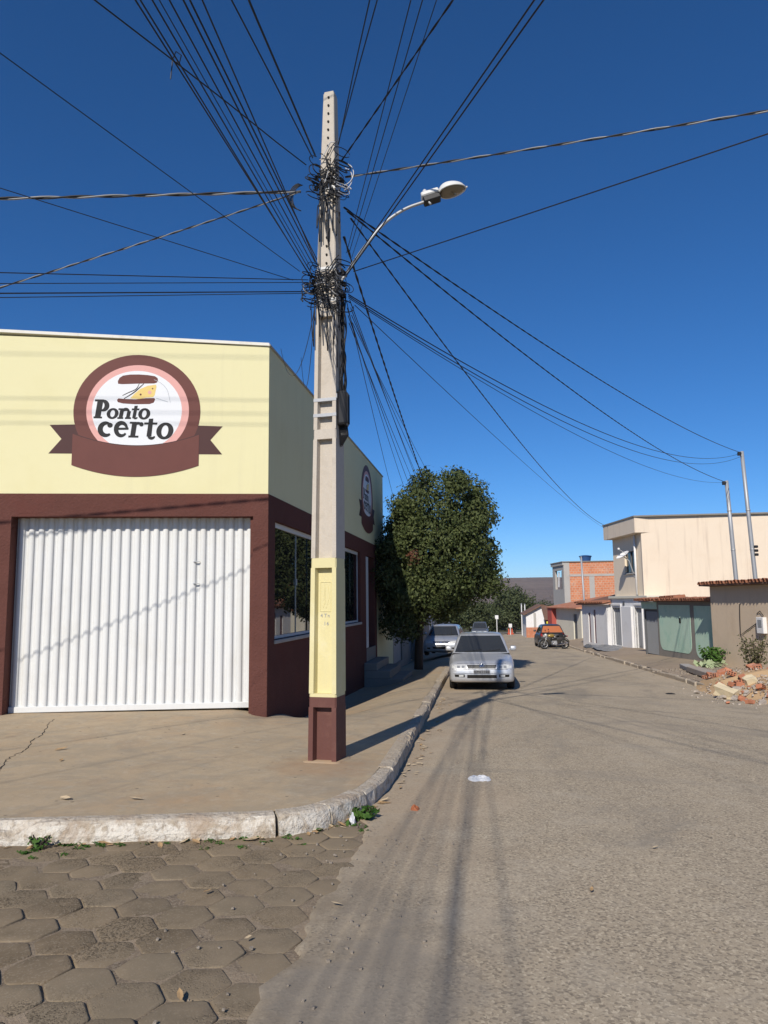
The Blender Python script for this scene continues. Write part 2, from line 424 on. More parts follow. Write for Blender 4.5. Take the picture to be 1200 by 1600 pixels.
c = t.mix(f2, c, (0.520, 0.424, 0.307))
hgt = t.math('ADD', t.math('MULTIPLY', vd, .7), t.math('MULTIPLY', t.noise(240, 2), .5))
nb = t.bump(t.noise(3, 4, .6), .1, .04)
nb = t.bump(hgt, .22, .004, nb)
M_asph = t.done(c, .93, nb, Specular_IOR_Level=.1)

def asph_left(y):
    if y < 6.2: return -1.0 - .05 * (y - 4) * (y < 4) + .34 * (fbm(y * 1.6, 3.3, 5, 4) - .45) + .12 * (fbm(y * 9, 1.3, 3, 14) - .45)
    return -1.35 - .006 * (y - 6)
mb = MB()
rows = list(np.arange(-14, 1.5, .25)) + list(np.arange(1.5, 6.0, .05)) + list(np.arange(6.0, 30, .6)) + list(np.arange(30, 131, 5.))
fr = [0, .002, .01, .03, .06, .1, .16, .24, .34, .46, .6, .78, 1]
nx = len(fr) + 1
for y in rows:
    l = asph_left(y); r = 16.
    mb.v.append((l - .02, y, roadz(y) + .002))
    for k in fr:
        x = l + .035 * k / .01 if k <= .01 else -1.6 + (r + 1.6) * (k + .055)
        x = min(max(x, l + .03 * k / .01 if k <= .01 else l + .06 + k), r)
        zz_ = roadz(y) + (.021 if k == 0 else .027) + .012 * (fbm(x * .9, y * .7, 3, 8) - .45) * (1 if k > 0.02 else .5)
        mb.v.append((x, y, zz_))
for j in range(len(rows) - 1):
    for i in range(nx - 1):
        a = j * nx + i; mb.f.append((a, a + 1, a + nx + 1, a + nx))
road = mb.make('road', M_asph, smooth=True, kind='structure')

# ---- side street: sand bed with hexagonal pavers
t = NT('joint_sand')
c = t.mix(t.rng(t.noise(2.2, 5, .7), .35, .65), (.125, .092, .062), (.34, .26, .175)); c = t.mix(t.rng(t.noise(60, 3), .45, .6, 0, .6), c, (.33, .265, .185))
M_joint = t.done(c, .95, t.bump(t.noise(90, 4), .6, .01))
mb = MB()
mb.quadgrid(lambda u, v: (-16 + 16 * u, -12 + 18.6 * v, roadz(-12 + 18.6 * v) + .0165 + .012 * (fbm((-16 + 16 * u) * 3, v * 60, 3, 3) - .5)), 200, 220)
side_street = mb.make('side_street', M_joint, smooth=True, kind='structure')

t = NT('hexagonal_concrete_paver')
oi = t.n.new('ShaderNodeObjectInfo'); rnd = oi.outputs['Random']
rn2 = t.math('FRACT', t.math('MULTIPLY', rnd, 7.31))
c = t.mix(rnd, (0.164, 0.122, 0.077), (0.269, 0.210, 0.138))
c = t.mix(t.math('MULTIPLY', rn2, .5), c, (0.189, 0.164, 0.121))
c = t.mix(t.rng(t.noise(5, 5, .65), .38, .66, 0, .6), c, (0.294, 0.228, 0.153))
c = t.mix(t.rng(t.sep()[1], 4.2, 5.6, 0, .65), c, (0.294, 0.224, 0.142))
vc = t.sep(t.voro(120, out='Color'))
rough_area = t.rng(t.noise(2.2, 3), .46, .6)
c = t.mix(t.math('MULTIPLY', rough_area, t.rng(vc[0], .5, .7, 0, .8)), c, (0.088, 0.069, 0.048))
c = t.mix(t.rng(vc[1], .82, .92, 0, .5), c, (0.319, 0.264, 0.192))
c = t.mix(t.rng(t.noise(1.1, 5, .6, dist=.5), .5, .66, 0, .5), c, (0.189, 0.156, 0.110))
c = t.mix(t.math('MULTIPLY', t.rng(t.sep()[0], -2.0, -1.1, 0, .8), t.rng(t.noise(4, 4, .6), .3, .6)), c, (0.265, 0.212, 0.146))
nb = t.bump(t.noise(10, 3, .5), .15, .012); pit = t.math('MULTIPLY', rough_area, t.rng(t.voro(75), .1, .35, 1, 0))
nb = t.bump(t.noise(130, 3, .7), .25, .004, nb); nb = t.bump(t.math('MULTIPLY', pit, -1.0), .6, .006, nb)
M_paver = t.done(c, .92, nb, Specular_IOR_Level=.12)
pav_me = []
for k in range(6):                                      # six worn variants, shared
    mb = MB(); R0 = .170; n = 6
    angs = [radians(-22 + 30 + 60 * i) for i in range(6)]
    rr = [R0 * random.uniform(.965, 1.0) for _ in range(6)]
    def ring(scale, z, jit):
        out = []
        for i in range(6):
            a0, a1 = angs[i], angs[(i + 1) % 6]
            p0 = Vector((rr[i] * cos(a0), rr[i] * sin(a0))); p1 = Vector((rr[(i + 1) % 6] * cos(a1), rr[(i + 1) % 6] * sin(a1)))
            for q, tt in enumerate((.07, .5, .93)):
                p = p0.lerp(p1, tt) * scale * (1 + random.uniform(-jit, jit))
                out.append((p.x, p.y, z + random.uniform(-jit, jit) * .06))
        return out
    rings = [ring(1.0, -.03, 0), ring(1.0, .0145, .012), ring(.978, .0195, .012), ring(.93, .0215, .012), ring(.5, .022, .02)]
    for r_ in rings: mb.v += r_
    for j in range(4):
        for i in range(18):
            i2 = (i + 1) % 18; mb.f.append((j * 18 + i, j * 18 + i2, (j + 1) * 18 + i2, (j + 1) * 18 + i))
    mb.f.append(tuple(4 * 18 + i for i in range(18)))
    me = bpy.data.meshes.new('paver'); me.from_pydata(mb.v, [], mb.f); me.materials.append(M_paver)
    me.polygons.foreach_set('use_smooth', [True] * len(me.polygons)); me.update(); pav_me.append(me)
e1 = Vector((cos(radians(-22)), sin(radians(-22)))) * .30; e2 = Vector((cos(radians(38)), sin(radians(38)))) * .30
tilt = -math.atan(SL)
cnt = 0; cand = []
for i in range(-22, 30):
    for j in range(-30, 22):
        p = Vector((-2.173, 3.691)) + e1 * i + e2 * j
        if p.x > -.78 or p.y > 5.78 + .23 * (p.x + 1.65) or p.y < -3: continue
        if p.x > asph_left(p.y) + .05: continue
        cand.append((abs(p.x + 2.2) + abs(p.y - 3.9) * 1.1, p))
cand.sort(key=lambda q: q[0])
for k, (d_, p) in enumerate(cand[:296]):
    inst('paver', pav_me[random.randrange(6)], (p.x, p.y, roadz(p.y) + random.uniform(-.004, .004)),
         (tilt + random.uniform(-.012, .012), random.uniform(-.012, .012), pi / 3 * random.randrange(6)), side_street)
mb = MB()
for d_, p in cand[296:]:                                # the far remainder, out of the picture
    b = len(mb.v); mb.v += [(p.x + .155 * cos(radians(8 + 60 * q)), p.y + .155 * sin(radians(8 + 60 * q)), roadz(p.y) + .018) for q in range(6)]
    mb.f.append(tuple(b + q for q in range(6)))
if cand[296:]: mb.make('paving', M_paver, side_street, kind='stuff')

# ---- left pavement (sidewalk) with kerb
KP = [(-15, 2.54), (-8, 4.15), (-3.59, 5.17), (-2.69, 5.37), (-1.95, 5.54), (-1.58, 5.67), (-1.32, 5.92), (-1.14, 6.35), (-1.045, 6.9), (-1.01, 7.6), (-1.025, 8.4), (-1.09, 11.9), (-1.18, 16), (-1.29, 22), (-1.45, 35), (-1.6, 60), (-1.9, 130)]
def catmull(P, n=10):
    out = []
    for i in range(len(P) - 1):
        p0, p1, p2, p3 = [Vector(P[max(0, min(len(P) - 1, i + k))]) for k in (-1, 0, 1, 2)]
        for k in range(n):
            u = k / n
            out.append(.5 * ((2 * p1) + (p2 - p0) * u + (2 * p0 - 5 * p1 + 4 * p2 - p3) * u * u + (3 * p1 - p0 - 3 * p2 + p3) * u ** 3))
    out.append(Vector(P[-1])); return out
KC = catmull(KP, 10)
PA = radians(13)
P0 = Vector((-3.49, 11.4, 0)); EX = Vector((-cos(PA), -sin(PA), 0)); NI = Vector((-sin(PA), cos(PA), 0))
def fac(u, w, z): p = P0 + EX * u + NI * w; return (p.x, p.y, z)
def walkz(x, y):
    z = .17 - SL * y
    u = (Vector((x, y, 0)) - P0).dot(EX); w = (Vector((x, y, 0)) - P0).dot(NI)
    # driveway apron lifted to the garage sill
    z += .10 * smooth(-2.6, -.1, w) * smooth(-.05, .55, u) * (1 - smooth(4.6, 5.6, u))
    # pavement falls towards the shop's long side
    z -= .29 * smooth(-1.55, -3.3, x) * smooth(11.1, 13.6, y) * smooth(.12, -.6, u)
    return z + .012 * (fbm(x * 1.3, y * 1.3, 3, 6) - .45)
KW = .15
def seg_len(P): 
    s = [0.]
    for a, b in zip(P[:-1], P[1:]): s.append(s[-1] + (b - a).length)
    return s
KS = seg_len(KC)
def kerb_at(s):
    s = max(0, min(KS[-1] - 1e-6, s))
    lo, hi = 0, len(KS) - 1
    while hi - lo > 1:
        m = (lo + hi) // 2
        if KS[m] <= s: lo = m
        else: hi = m
    u = (s - KS[lo]) / (KS[hi] - KS[lo]); p = KC[lo].lerp(KC[hi], u)
    a = kerb_tan(lo); b = kerb_tan(hi); tg = a.lerp(b, u).normalized()
    return p, tg
def kerb_tan(i):
    a = KC[max(0, i - 1)]; b = KC[min(len(KC) - 1, i + 1)]; return (b - a).normalized()
t = NT('pavement_concrete')
c = t.mix(t.noise(.9, 6, .62), (0.395, 0.304, 0.199), (0.534, 0.425, 0.287))
c = t.mix(t.rng(t.noise(3.5, 5, .65, dist=.4), .45, .7, 0, .55), c, (0.348, 0.285, 0.199))
c = t.mix(t.rng(t.noise(.6, 4, .6), .52, .68, 0, .6), c, (0.464, 0.314, 0.183))
c = t.mix(t.rng(t.noise(38, 3, .6), .55, .75, 0, .35), c, (0.255, 0.215, 0.156))
c = t.mix(t.rng(t.noise(.45, 6, .7, dist=1.2), .56, .64, 0, .35), c, (0.285, 0.246, 0.194))
c = t.mix(t.rng(t.noise(1.7, 6, .7, dist=.9), .55, .66, 0, .4), c, (0.294, 0.231, 0.169))
X_, Y_, Z_ = t.sep()
c = t.mix(t.rng(t.noise(2.1, 7, .72, dist=.7), .47, .62, 0, .5), c, (0.333, 0.291, 0.220))
c = t.mix(t.rng(t.noise(7, 6, .7), .52, .68, 0, .4), c, (0.521, 0.448, 0.344))
px_ = t.math('ADD', t.math('POWER', t.math('SUBTRACT', X_, -1.7), 2.0), t.math('POWER', t.math('SUBTRACT', Y_, 7.6), 2.0))
px_ = t.math('ADD', px_, t.rng(t.noise(3, 5, .7), .2, .8, -.3, .3))
c = t.mix(t.rng(px_, .42, .05, 0, .6), c, (0.386, 0.251, 0.148))
spd = t.voro(7.0); spc = t.sep(t.voro(7.0, out='Color'))
c = t.mix(t.math('MULTIPLY', t.rng(spd, .08, .14, 1, 0), t.rng(spc[0], .72, .76, 0, .8)), c, (0.164, 0.133, 0.096))
nb = t.bump(t.noise(6, 4, .6), .25, .02); nb = t.bump(t.noise(110, 3), .3, .004, nb)
M_walk = t.done(c, .92, nb, Specular_IOR_Level=.15)
# outer line (just inside the kerb) and inner line (under the walls)
NW = 220
mb = MB(); NT_ = 26
s0, s1 = 0., KS[-1]
smap = []
for i in range(NW + 1):
    f = i / NW
    smap.append(s0 + f * 20 if False else 0)
sl_ = list(np.linspace(0, 10.5, 50)) + list(np.linspace(10.7, 32, 110)) + list(np.linspace(33, KS[-1] - .5, 40))
for s in sl_:
    p, tg = kerb_at(s); nrm = Vector((-tg.y, tg.x))     # towards the building
    o = p + nrm * (KW - .02)
    # matching inner point
    uu = (Vector((o.x, o.y, 0)) - P0).dot(EX)
    if o.y < 7.2:
        q = P0 + EX * max(uu, -.0) + NI * .33
        if uu < 0: q = P0 + Vector((-.03, .05, 0))
        q = Vector((q.x, q.y))
    else:
        q = Vector((-3.53, 11.4 + (o.y - 7.2) * (1.0 if o.y < 7.2 else 1.0)))
        if o.y > 20: q.y = max(q.y - (o.y - 20) * .3, o.y)
    for k in range(NT_ + 1):
        w = o.lerp(q, k / NT_); mb.v.append((w.x, w.y, walkz(w.x, w.y)))
n1_ = NT_ + 1
for j in range(len(sl_) - 1):
    for i in range(NT_):
        a = j * n1_ + i; mb.f.append((a, a + n1_, a + n1_ + 1, a + 1))
sidewalk = mb.make('sidewalk', M_walk, smooth=True, kind='structure')
fixnormals(sidewalk)

t = NT('whitewashed_kerb')
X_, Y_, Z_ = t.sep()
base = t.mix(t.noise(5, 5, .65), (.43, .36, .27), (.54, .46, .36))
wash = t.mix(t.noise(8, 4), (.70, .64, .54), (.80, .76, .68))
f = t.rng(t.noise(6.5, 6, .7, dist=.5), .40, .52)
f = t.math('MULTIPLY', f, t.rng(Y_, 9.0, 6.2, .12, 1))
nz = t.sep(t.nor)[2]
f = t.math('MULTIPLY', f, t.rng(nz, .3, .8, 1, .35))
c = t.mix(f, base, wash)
c = t.mix(t.rng(t.noise(28, 4, .7), .54, .68, 0, .7), c, (.27, .21, .155))
c = t.mix(t.rng(t.noise(3.2, 6, .7, dist=.8), .52, .62, 0, .7), c, (.43, .33, .24))
M_kerb = t.done(c, .92, t.bump(t.noise(22, 5, .65), .9, .03), Specular_IOR_Level=.15)
def sub(p2): return Vector((p2[0], p2[1]))
def s_near(pt):
    return min(range(len(KC)), key=lambda i: (KC[i] - Vector(pt)).length)
cuts = [KS[s_near(p)] for p in [(-1.66, 5.64), (-1.29, 5.97), (-1.10, 6.5), (-1.01, 7.6)]]
bounds = [cuts[0] - 11.4, cuts[0] - 8.6, cuts[0] - 5.9, cuts[0] - 3.3] + cuts
x_ = cuts[-1]
while x_ < KS[s_near((-1.45, 35))]:
    x_ += random.uniform(.85, 1.15); bounds.append(x_)
for k in range(len(bounds) - 1):
    a, b = bounds[k] + .006, bounds[k + 1] - .006
    big = .022 if 2 <= k <= 7 else .004
    a += random.uniform(0, big); b -= random.uniform(0, big)
    n = max(6, int((b - a) / .09)); mb = MB(); dz = random.uniform(-.01, .006); lean = random.uniform(-.012, .012)
    prof = [(0.0, -.24), (-.012, -.1), (-.004, -.02), (.018, -.002), (.07, .004), (KW, .0), (KW, -.24)]
    for i in range(n + 1):
        p, tg = kerb_at(a + (b - a) * i / n); nr = Vector((-tg.y, tg.x))
        for q, (w, h) in enumerate(prof):
            jx = .03 * (fbm((a + (b - a) * i / n) * 7, q * 1.7, 3, k) - .45) + lean * (h < -.05)
            ch = -.06 * max(0, fbm((a + (b - a) * i / n) * 5, 9 + q * .2, 3, 31 + k) - .52) / .2 if q in (2, 3) else 0
            pt = p + nr * (w + (jx if q not in (5, 6) else 0) - ch * .4)
            mb.v.append((pt.x, pt.y, .172 - SL * p.y + h + dz + ch + .006 * (fbm(i * .9, q * 2.1, 2, k + 9) - .5)))
    m_ = len(prof)
    for i in range(n):
        for q in range(m_ - 1):
            A = i * m_ + q; mb.f.append((A, A + m_, A + m_ + 1, A + 1))
    mb.f.append(tuple(range(m_))); mb.f.append(tuple(n * m_ + q for q in range(m_ - 1, -1, -1)))
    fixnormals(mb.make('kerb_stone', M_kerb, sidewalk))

# crack running across the apron
mb = MB()
fine_ = catmull([(-4.7, 6.55), (-4.86, 6.9), (-5.02, 7.2), (-5.3, 7.75), (-5.42, 8.2), (-5.72, 8.8), (-5.86, 9.25), (-6.15, 9.8), (-6.3, 10.2)], 8)
for i, p in enumerate(fine_):
    w = (.003 + .006 * random.random()) * (1 if 12 < i < 50 else .6); jx = random.uniform(-.02, .02)
    for sx in (-1, 1): mb.v.append((p.x + jx + sx * w, p.y, walkz(p.x, p.y) + .003))
for i in range(len(fine_) - 1): mb.f.append((2 * i, 2 * i + 1, 2 * i + 3, 2 * i + 2))
mb.make('crack', mt['hole'], sidewalk)

# ---- right pavement with kerb
def rwall_x(y): return 8.1 - .05 * (y - 20)
def rwalk_z(x, y):
    kz = .13 - SL * y
    wz = max(.17 - SL * y, min(-.62, max(-.9, -.62 - .02 * (y - 27))))
    return kz + (wz - kz) * smooth(5.15, 7.2, x) + .02 * (fbm(x * 1.5, y * 1.5, 3, 12) - .45)
t = NT('dusty_pavement')
c = t.mix(t.noise(.9, 6, .62), (.30, .235, .17), (.43, .345, .26))
c = t.mix(t.rng(t.noise(2.4, 5, .65), .45, .68, 0, .6), c, (.27, .22, .17))
c = t.mix(t.rng(t.noise(.5, 4), .5, .64, 0, .6), c, (.42, .33, .235))
M_rwalk = t.done(c, .93, t.bump(t.noise(20, 5), .4, .015), Specular_IOR_Level=.1)
mb = MB()
ry = list(np.linspace(17.6, 50, 66)) + [54, 60, 70, 85, 100, 125]
rx = [5.12, 5.3, 5.6, 6, 6.4, 6.8, 7.2, 7.6, 8.2, 9, 11]
for y in ry:
    for x in rx: mb.v.append((x, y, rwalk_z(x, y)))
for j in range(len(ry) - 1):
    for i in range(len(rx) - 1):
        a = j * len(rx) + i; mb.f.append((a, a + 1, a + len(rx) + 1, a + len(rx)))
b = len(mb.v)
for x in rx: mb.v.append((x, 17.5, roadz(17.5)))
for i in range(len(rx) - 1): mb.f.append((b + i, b + i + 1, i + 1, i))
pavement = mb.make('pavement', M_rwalk, smooth=True, kind='structure')
y_ = 18.2
while y_ < 56:
    L_ = random.uniform(.9, 1.3); mb = MB()
    dz = random.uniform(-.025, .01); j0, j1 = random.uniform(-.03, .03), random.uniform(-.03, .03)
    def tf(x, y, z): return (x + j0 + (j1 - j0) * (y - y_) / L_, y, z - SL * y + dz)
    mb.bevbox(4.99, 5.13, y_ + .01, y_ + L_ - .01, -.15, .135, .02, tf)
    mb.make('kerb_stone', M_kerb, pavement); y_ += L_
# dirt verge at the near right corner
mb = MB()
mb.quadgrid(lambda u, v: (5.6 + 10 * u + .8 * (fbm(v * 9, 1.2, 3, 3) - .5) * (u < .01), 10.5 + 7.6 * v, roadz(10.5 + 7.6 * v) + .04 + .05 * u + .03 * fbm(u * 12, v * 9, 3, 7)), 24, 20)
mb.make('dirt_verge', mt['sand'], kind='structure')

# ================================================================ THE CORNER SHOP
def wall_open(mb, a0, a1, z0, z1, holes, mapf, thick, ztop=None):
    """slab with rectangular openings; mapf(a, depth, z) -> point; holes (a0,a1,z0,z1)"""
    A = sorted(set([a0, a1] + [h[0] for h in holes] + [h[1] for h in holes])); A = [a for a in A if a0 <= a <= a1]
    Z = sorted(set([z0, z1] + [h[2] for h in holes] + [h[3] for h in holes])); Z = [z for z in Z if z0 <= z <= z1]
    def solid(i, j):
        if i < 0 or j < 0 or i >= len(A) - 1 or j >= len(Z) - 1: return False
        ca, cz = (A[i] + A[i + 1]) / 2, (Z[j] + Z[j + 1]) / 2
        return not any(h[0] < ca < h[1] and h[2] < cz < h[3] for h in holes)
    def zt(a, z): return ztop(a) if (ztop and abs(z - z1) < 1e-6) else z
    def quad(*p): b = len(mb.v); mb.v.extend(tuple(mapf(a, d, zt(a, z))) for a, d, z in p); mb.f.append((b, b + 1, b + 2, b + 3))
    for i in range(len(A) - 1):
        for j in range(len(Z) - 1):
            if not solid(i, j): continue
            l, r, lo, hi = A[i], A[i + 1], Z[j], Z[j + 1]
            quad((l, 0, lo), (r, 0, lo), (r, 0, hi), (l, 0, hi)); quad((l, thick, lo), (l, thick, hi), (r, thick, hi), (r, thick, lo))
            if not solid(i - 1, j): quad((l, 0, lo), (l, 0, hi), (l, thick, hi), (l, thick, lo))
            if not solid(i + 1, j): quad((r, 0, lo), (r, thick, lo), (r, thick, hi), (r, 0, hi))
            if not solid(i, j - 1): quad((l, 0, lo), (l, thick, lo), (r, thick, lo), (r, 0, lo))
            if not solid(i, j + 1): quad((l, 0, hi), (r, 0, hi), (r, thick, hi), (l, thick, hi))
    return mb

shop = thing('corner_shop', 'yellow and brown corner shop with white corrugated garage door and painted round sign', 'shop', (-3.49, 11.4, -.17))
def side(a, d, z): return (-3.49 - d, a, z)             # a runs along the street, d inwards
def ftop(u): return 5.82 + .034 * min(u, 8)
U_L, U_R, Z_LIN, Z_BAND = 3.97, .235, 2.985, 3.35
mb = MB(); wall_open(mb, 0, 12, Z_BAND, 6.2, [], fac, .3, ztop=ftop)
fixnormals(mb.make('front_wall', mt['yellow'], shop))
mb = MB(); wall_open(mb, -.004, 12, -.9, Z_BAND, [(U_R, U_L, -.9, Z_LIN)], lambda u, w, z: fac(u, w - .008, z), .32)
fixnormals(mb.make('front_surround', mt['brown'], shop))
SIDE_END = 24.55
mb = MB(); wall_open(mb, 11.403, SIDE_END, Z_BAND, 5.815, [], side, .3)
wall_open(mb, 22.92, SIDE_END, -1.6, Z_BAND, [], side, .3)
wall_open(mb, SIDE_END, 26.8, -1.6, 2.55, [], side, .25)
fixnormals(mb.make('side_wall', mt['yellow'], shop))
WIN = [(11.78, 15.24, 1.0, 2.955), (16.0, 20.0, 1.06, 2.965)]
DOOR = (20.9, 22.55, .28, 2.93)
mb = MB(); wall_open(mb, 11.40, 22.92, -1.5, Z_BAND, WIN + [DOOR], lambda a, d, z: side(a, d - .008, z), .3)
fixnormals(mb.make('side_surround', mt['brown'], shop))
# caps
mb = MB(); n = 12
for k in range(n):
    a, b = k * 1.0, k * 1.0 + 1.0
    mb.hexa([fac(a, -.03, ftop(a) + .002), fac(b, -.03, ftop(b) + .002), fac(b, .33, ftop(b) + .002), fac(a, .33, ftop(a) + .002),
             fac(a, -.03, ftop(a) + .05), fac(b, -.03, ftop(b) + .05), fac(b, .33, ftop(b) + .05), fac(a, .33, ftop(a) + .05)])
fixnormals(mb.make('parapet_cap', mt['whitewash'], shop))
mb = MB(); mb.box(-3.8, -3.465, 11.37, SIDE_END + .02, 5.817, 5.85); mb.make('parapet_cap', mt['cementlight'], shop)
# rear parts that close the volume
mb = MB()
mb.hexa([(-3.8, 11.9, 5.2), fac(11.9, .35, 5.2), (-15.2, SIDE_END, 5.2), (-3.8, SIDE_END, 5.2), (-3.8, 11.9, 5.35), fac(11.9, .35, 5.35), (-15.2, SIDE_END, 5.35), (-3.8, SIDE_END, 5.35)])
fixnormals(mb.make('roof_slab', mt['cement'], shop))
mb = MB(); mb.box(-15.2, -3.5, SIDE_END - .25, SIDE_END - .004, -1.6, 5.8); mb.make('back_wall', mt['yellow'], shop)
mb = MB(); mb.hexa([fac(11.7, .3, -1), fac(11.99, .3, -1), (-15.3, 24.2, -1), (-15.1, 24.2, -1), fac(11.7, .3, 5.9), fac(11.99, .3, 5.9), (-15.3, 24.2, 5.9), (-15.1, 24.2, 5.9)])
fixnormals(mb.make('far_wall', mt['yellow'], shop))

# garage door: each rib its own slat
gd = add('garage_door', *(lambda m: (m.v, m.f))(MB().box(U_R - .02, U_L + .03, .262, .28, -.045, Z_LIN + .04, lambda u, w, z: fac(u, w, z))), mt['whitemetal'], shop)
mb = MB(); NS = 25; pitch = (U_L - U_R) / NS
prof = []
for k in range(11):
    a = pi * k / 10; prof.append((-.046 * cos(a), -.036 * sin(a) ** .8))
prof = [(-pitch / 2, 0.004)] + prof + [(pitch / 2, 0.004)]
sz0, sz1 = .035, Z_LIN + .03
for z in (sz0, sz1):
    for (x, d) in prof: mb.v.append((x, d, z))
npf = len(prof)
for k in range(npf - 1): mb.f.append((k, k + 1, npf + k + 1, npf + k))
b = len(mb.v); mb.v += [(p[0], p[1], sz0) for p in prof[1:-1]]; mb.f.append(tuple(range(b + len(prof) - 3, b - 1, -1)))
slat_me = bpy.data.meshes.new('slat'); slat_me.from_pydata(mb.v, [], mb.f); slat_me.materials.append(mt['whitemetal'])
slat_me.polygons.foreach_set('use_smooth', [True] * (len(slat_me.polygons) - 1) + [False]); slat_me.update()
for k in range(NS):
    u = U_L - pitch * (k + .5); p = Vector(fac(u, .256, 0)) - Vector((-3.49, 11.4, -.17))
    inst('slat', slat_me, (p.x, p.y, p.z), (0, 0, PA + random.uniform(-.012, .012)), gd)
mb = MB(); mb.bevbox(U_R + .003, U_L - .003, .205, .262, -.045, .045, .006, fac); mb.make('bottom_rail', mt['whitemetal'], gd)
mb = MB(); mb.bevbox(U_R + .002, U_R + .05, .20, .261, -.05, Z_LIN, .004, fac); mb.make('guide_rail', mt['whitemetal'], gd)
mb = MB(); mb.bevbox(1.10, 1.2, .19, .225, 2.27, 2.28, .003, fac); mb.make('handle', mt['greypaint'], gd)
mb = MB(); mb.bevbox(1.10, 1.2, .19, .225, 1.92, 1.93, .003, fac); mb.make('handle', mt['greypaint'], gd)

# windows on the long side
for (a0, a1, z0, z1) in WIN:
    w = add('window', *(lambda m: (m.v, m.f))(MB().box(a0, a1, .2, .22, z0, z1, side)), mt['darkroom'], shop)
    mb = MB(); t_ = .05
    mb.box(a0 + .002, a1 - .002, .07, .12, z1 - .085, z1 - .002, side); mb.box(a0 + .002, a1 - .002, .07, .12, z0 + .002, z0 + .05, side)
    mb.box(a0 + .002, a0 + .032, .075, .115, z0 + .05, z1 - .085, side); mb.box(a1 - .032, a1 - .002, .075, .115, z0 + .05, z1 - .085, side)
    fixnormals(mb.make('frame', mt['aluwhite'], w))
    n = 4; pw = (a1 - a0 - .064) / n
    for k in range(n):
        mb = MB(); p0 = a0 + .032 + k * pw + .003; p1 = p0 + pw - .006; dd = .090 + .014 * (k in (1, 2))
        mb.box(p0, p1, dd, dd + .008, z0 + .05, z1 - .085, side); fixnormals(mb.make('pane', mt['glass'], w))
        if k == 1:
            mb = MB(); mb.box(p1 - .002, p1 + .012, dd - .012, dd - .001, z0 + .05, z1 - .085, side); fixnormals(mb.make('mullion', mt['alu'], w))
            mb = MB(); mb.bevbox(p1 - .012, p1 + .022, dd - .03, dd - .013, (z0 + z1) / 2 - .06, (z0 + z1) / 2 + .06, .004, side); mb.make('latch', mt['alu'], w)
    mb = MB(); mb.bevbox(a0 - .03, a1 + .03, -.04, .1, z0 - .065, z0 - .003, .008, side); mb.make('sill', mt['cementlight'], w)
# entrance door
d = add('entrance_door', *(lambda m: (m.v, m.f))(MB().box(DOOR[0] + .05, DOOR[1] - .02, .21, .25, DOOR[2] + .01, DOOR[3] - .01, side)), mt['purple'], shop)
mb = MB(); mb.bevbox(DOOR[0] + .004, DOOR[0] + .05, .0, .22, DOOR[2] + .01, DOOR[3] - .02, .006, side); mb.make('jamb', mt['aluwhite'], d)
mb = MB(); mb.bevbox(DOOR[0] + .055, DOOR[0] + .44, -.004, .035, DOOR[2] + .012, DOOR[3] - .03, .006, side); mb.make('open_leaf', mt['aluwhite'], d)
# steps to the entrance
stp = add('entrance_steps', *(lambda m: (m.v, m.f))(MB().bevbox(-3.481, -2.40, 20.45, 22.9, -1.0, -.515, .012)), mt['cement'], shop)
mb = MB(); mb.bevbox(-3.481, -2.755, 20.455, 22.88, -.514, -.295, .012); mb.make('step', mt['cement'], stp)
mb = MB(); mb.bevbox(-3.481, -3.115, 20.46, 22.86, -.294, -.085, .012); mb.make('step', mt['cement'], stp)
mb = MB(); mb.bevbox(-3.72, -3.47, 20.91, 22.54, -.084, .279, .008); mb.make('threshold', mt['cement'], stp)

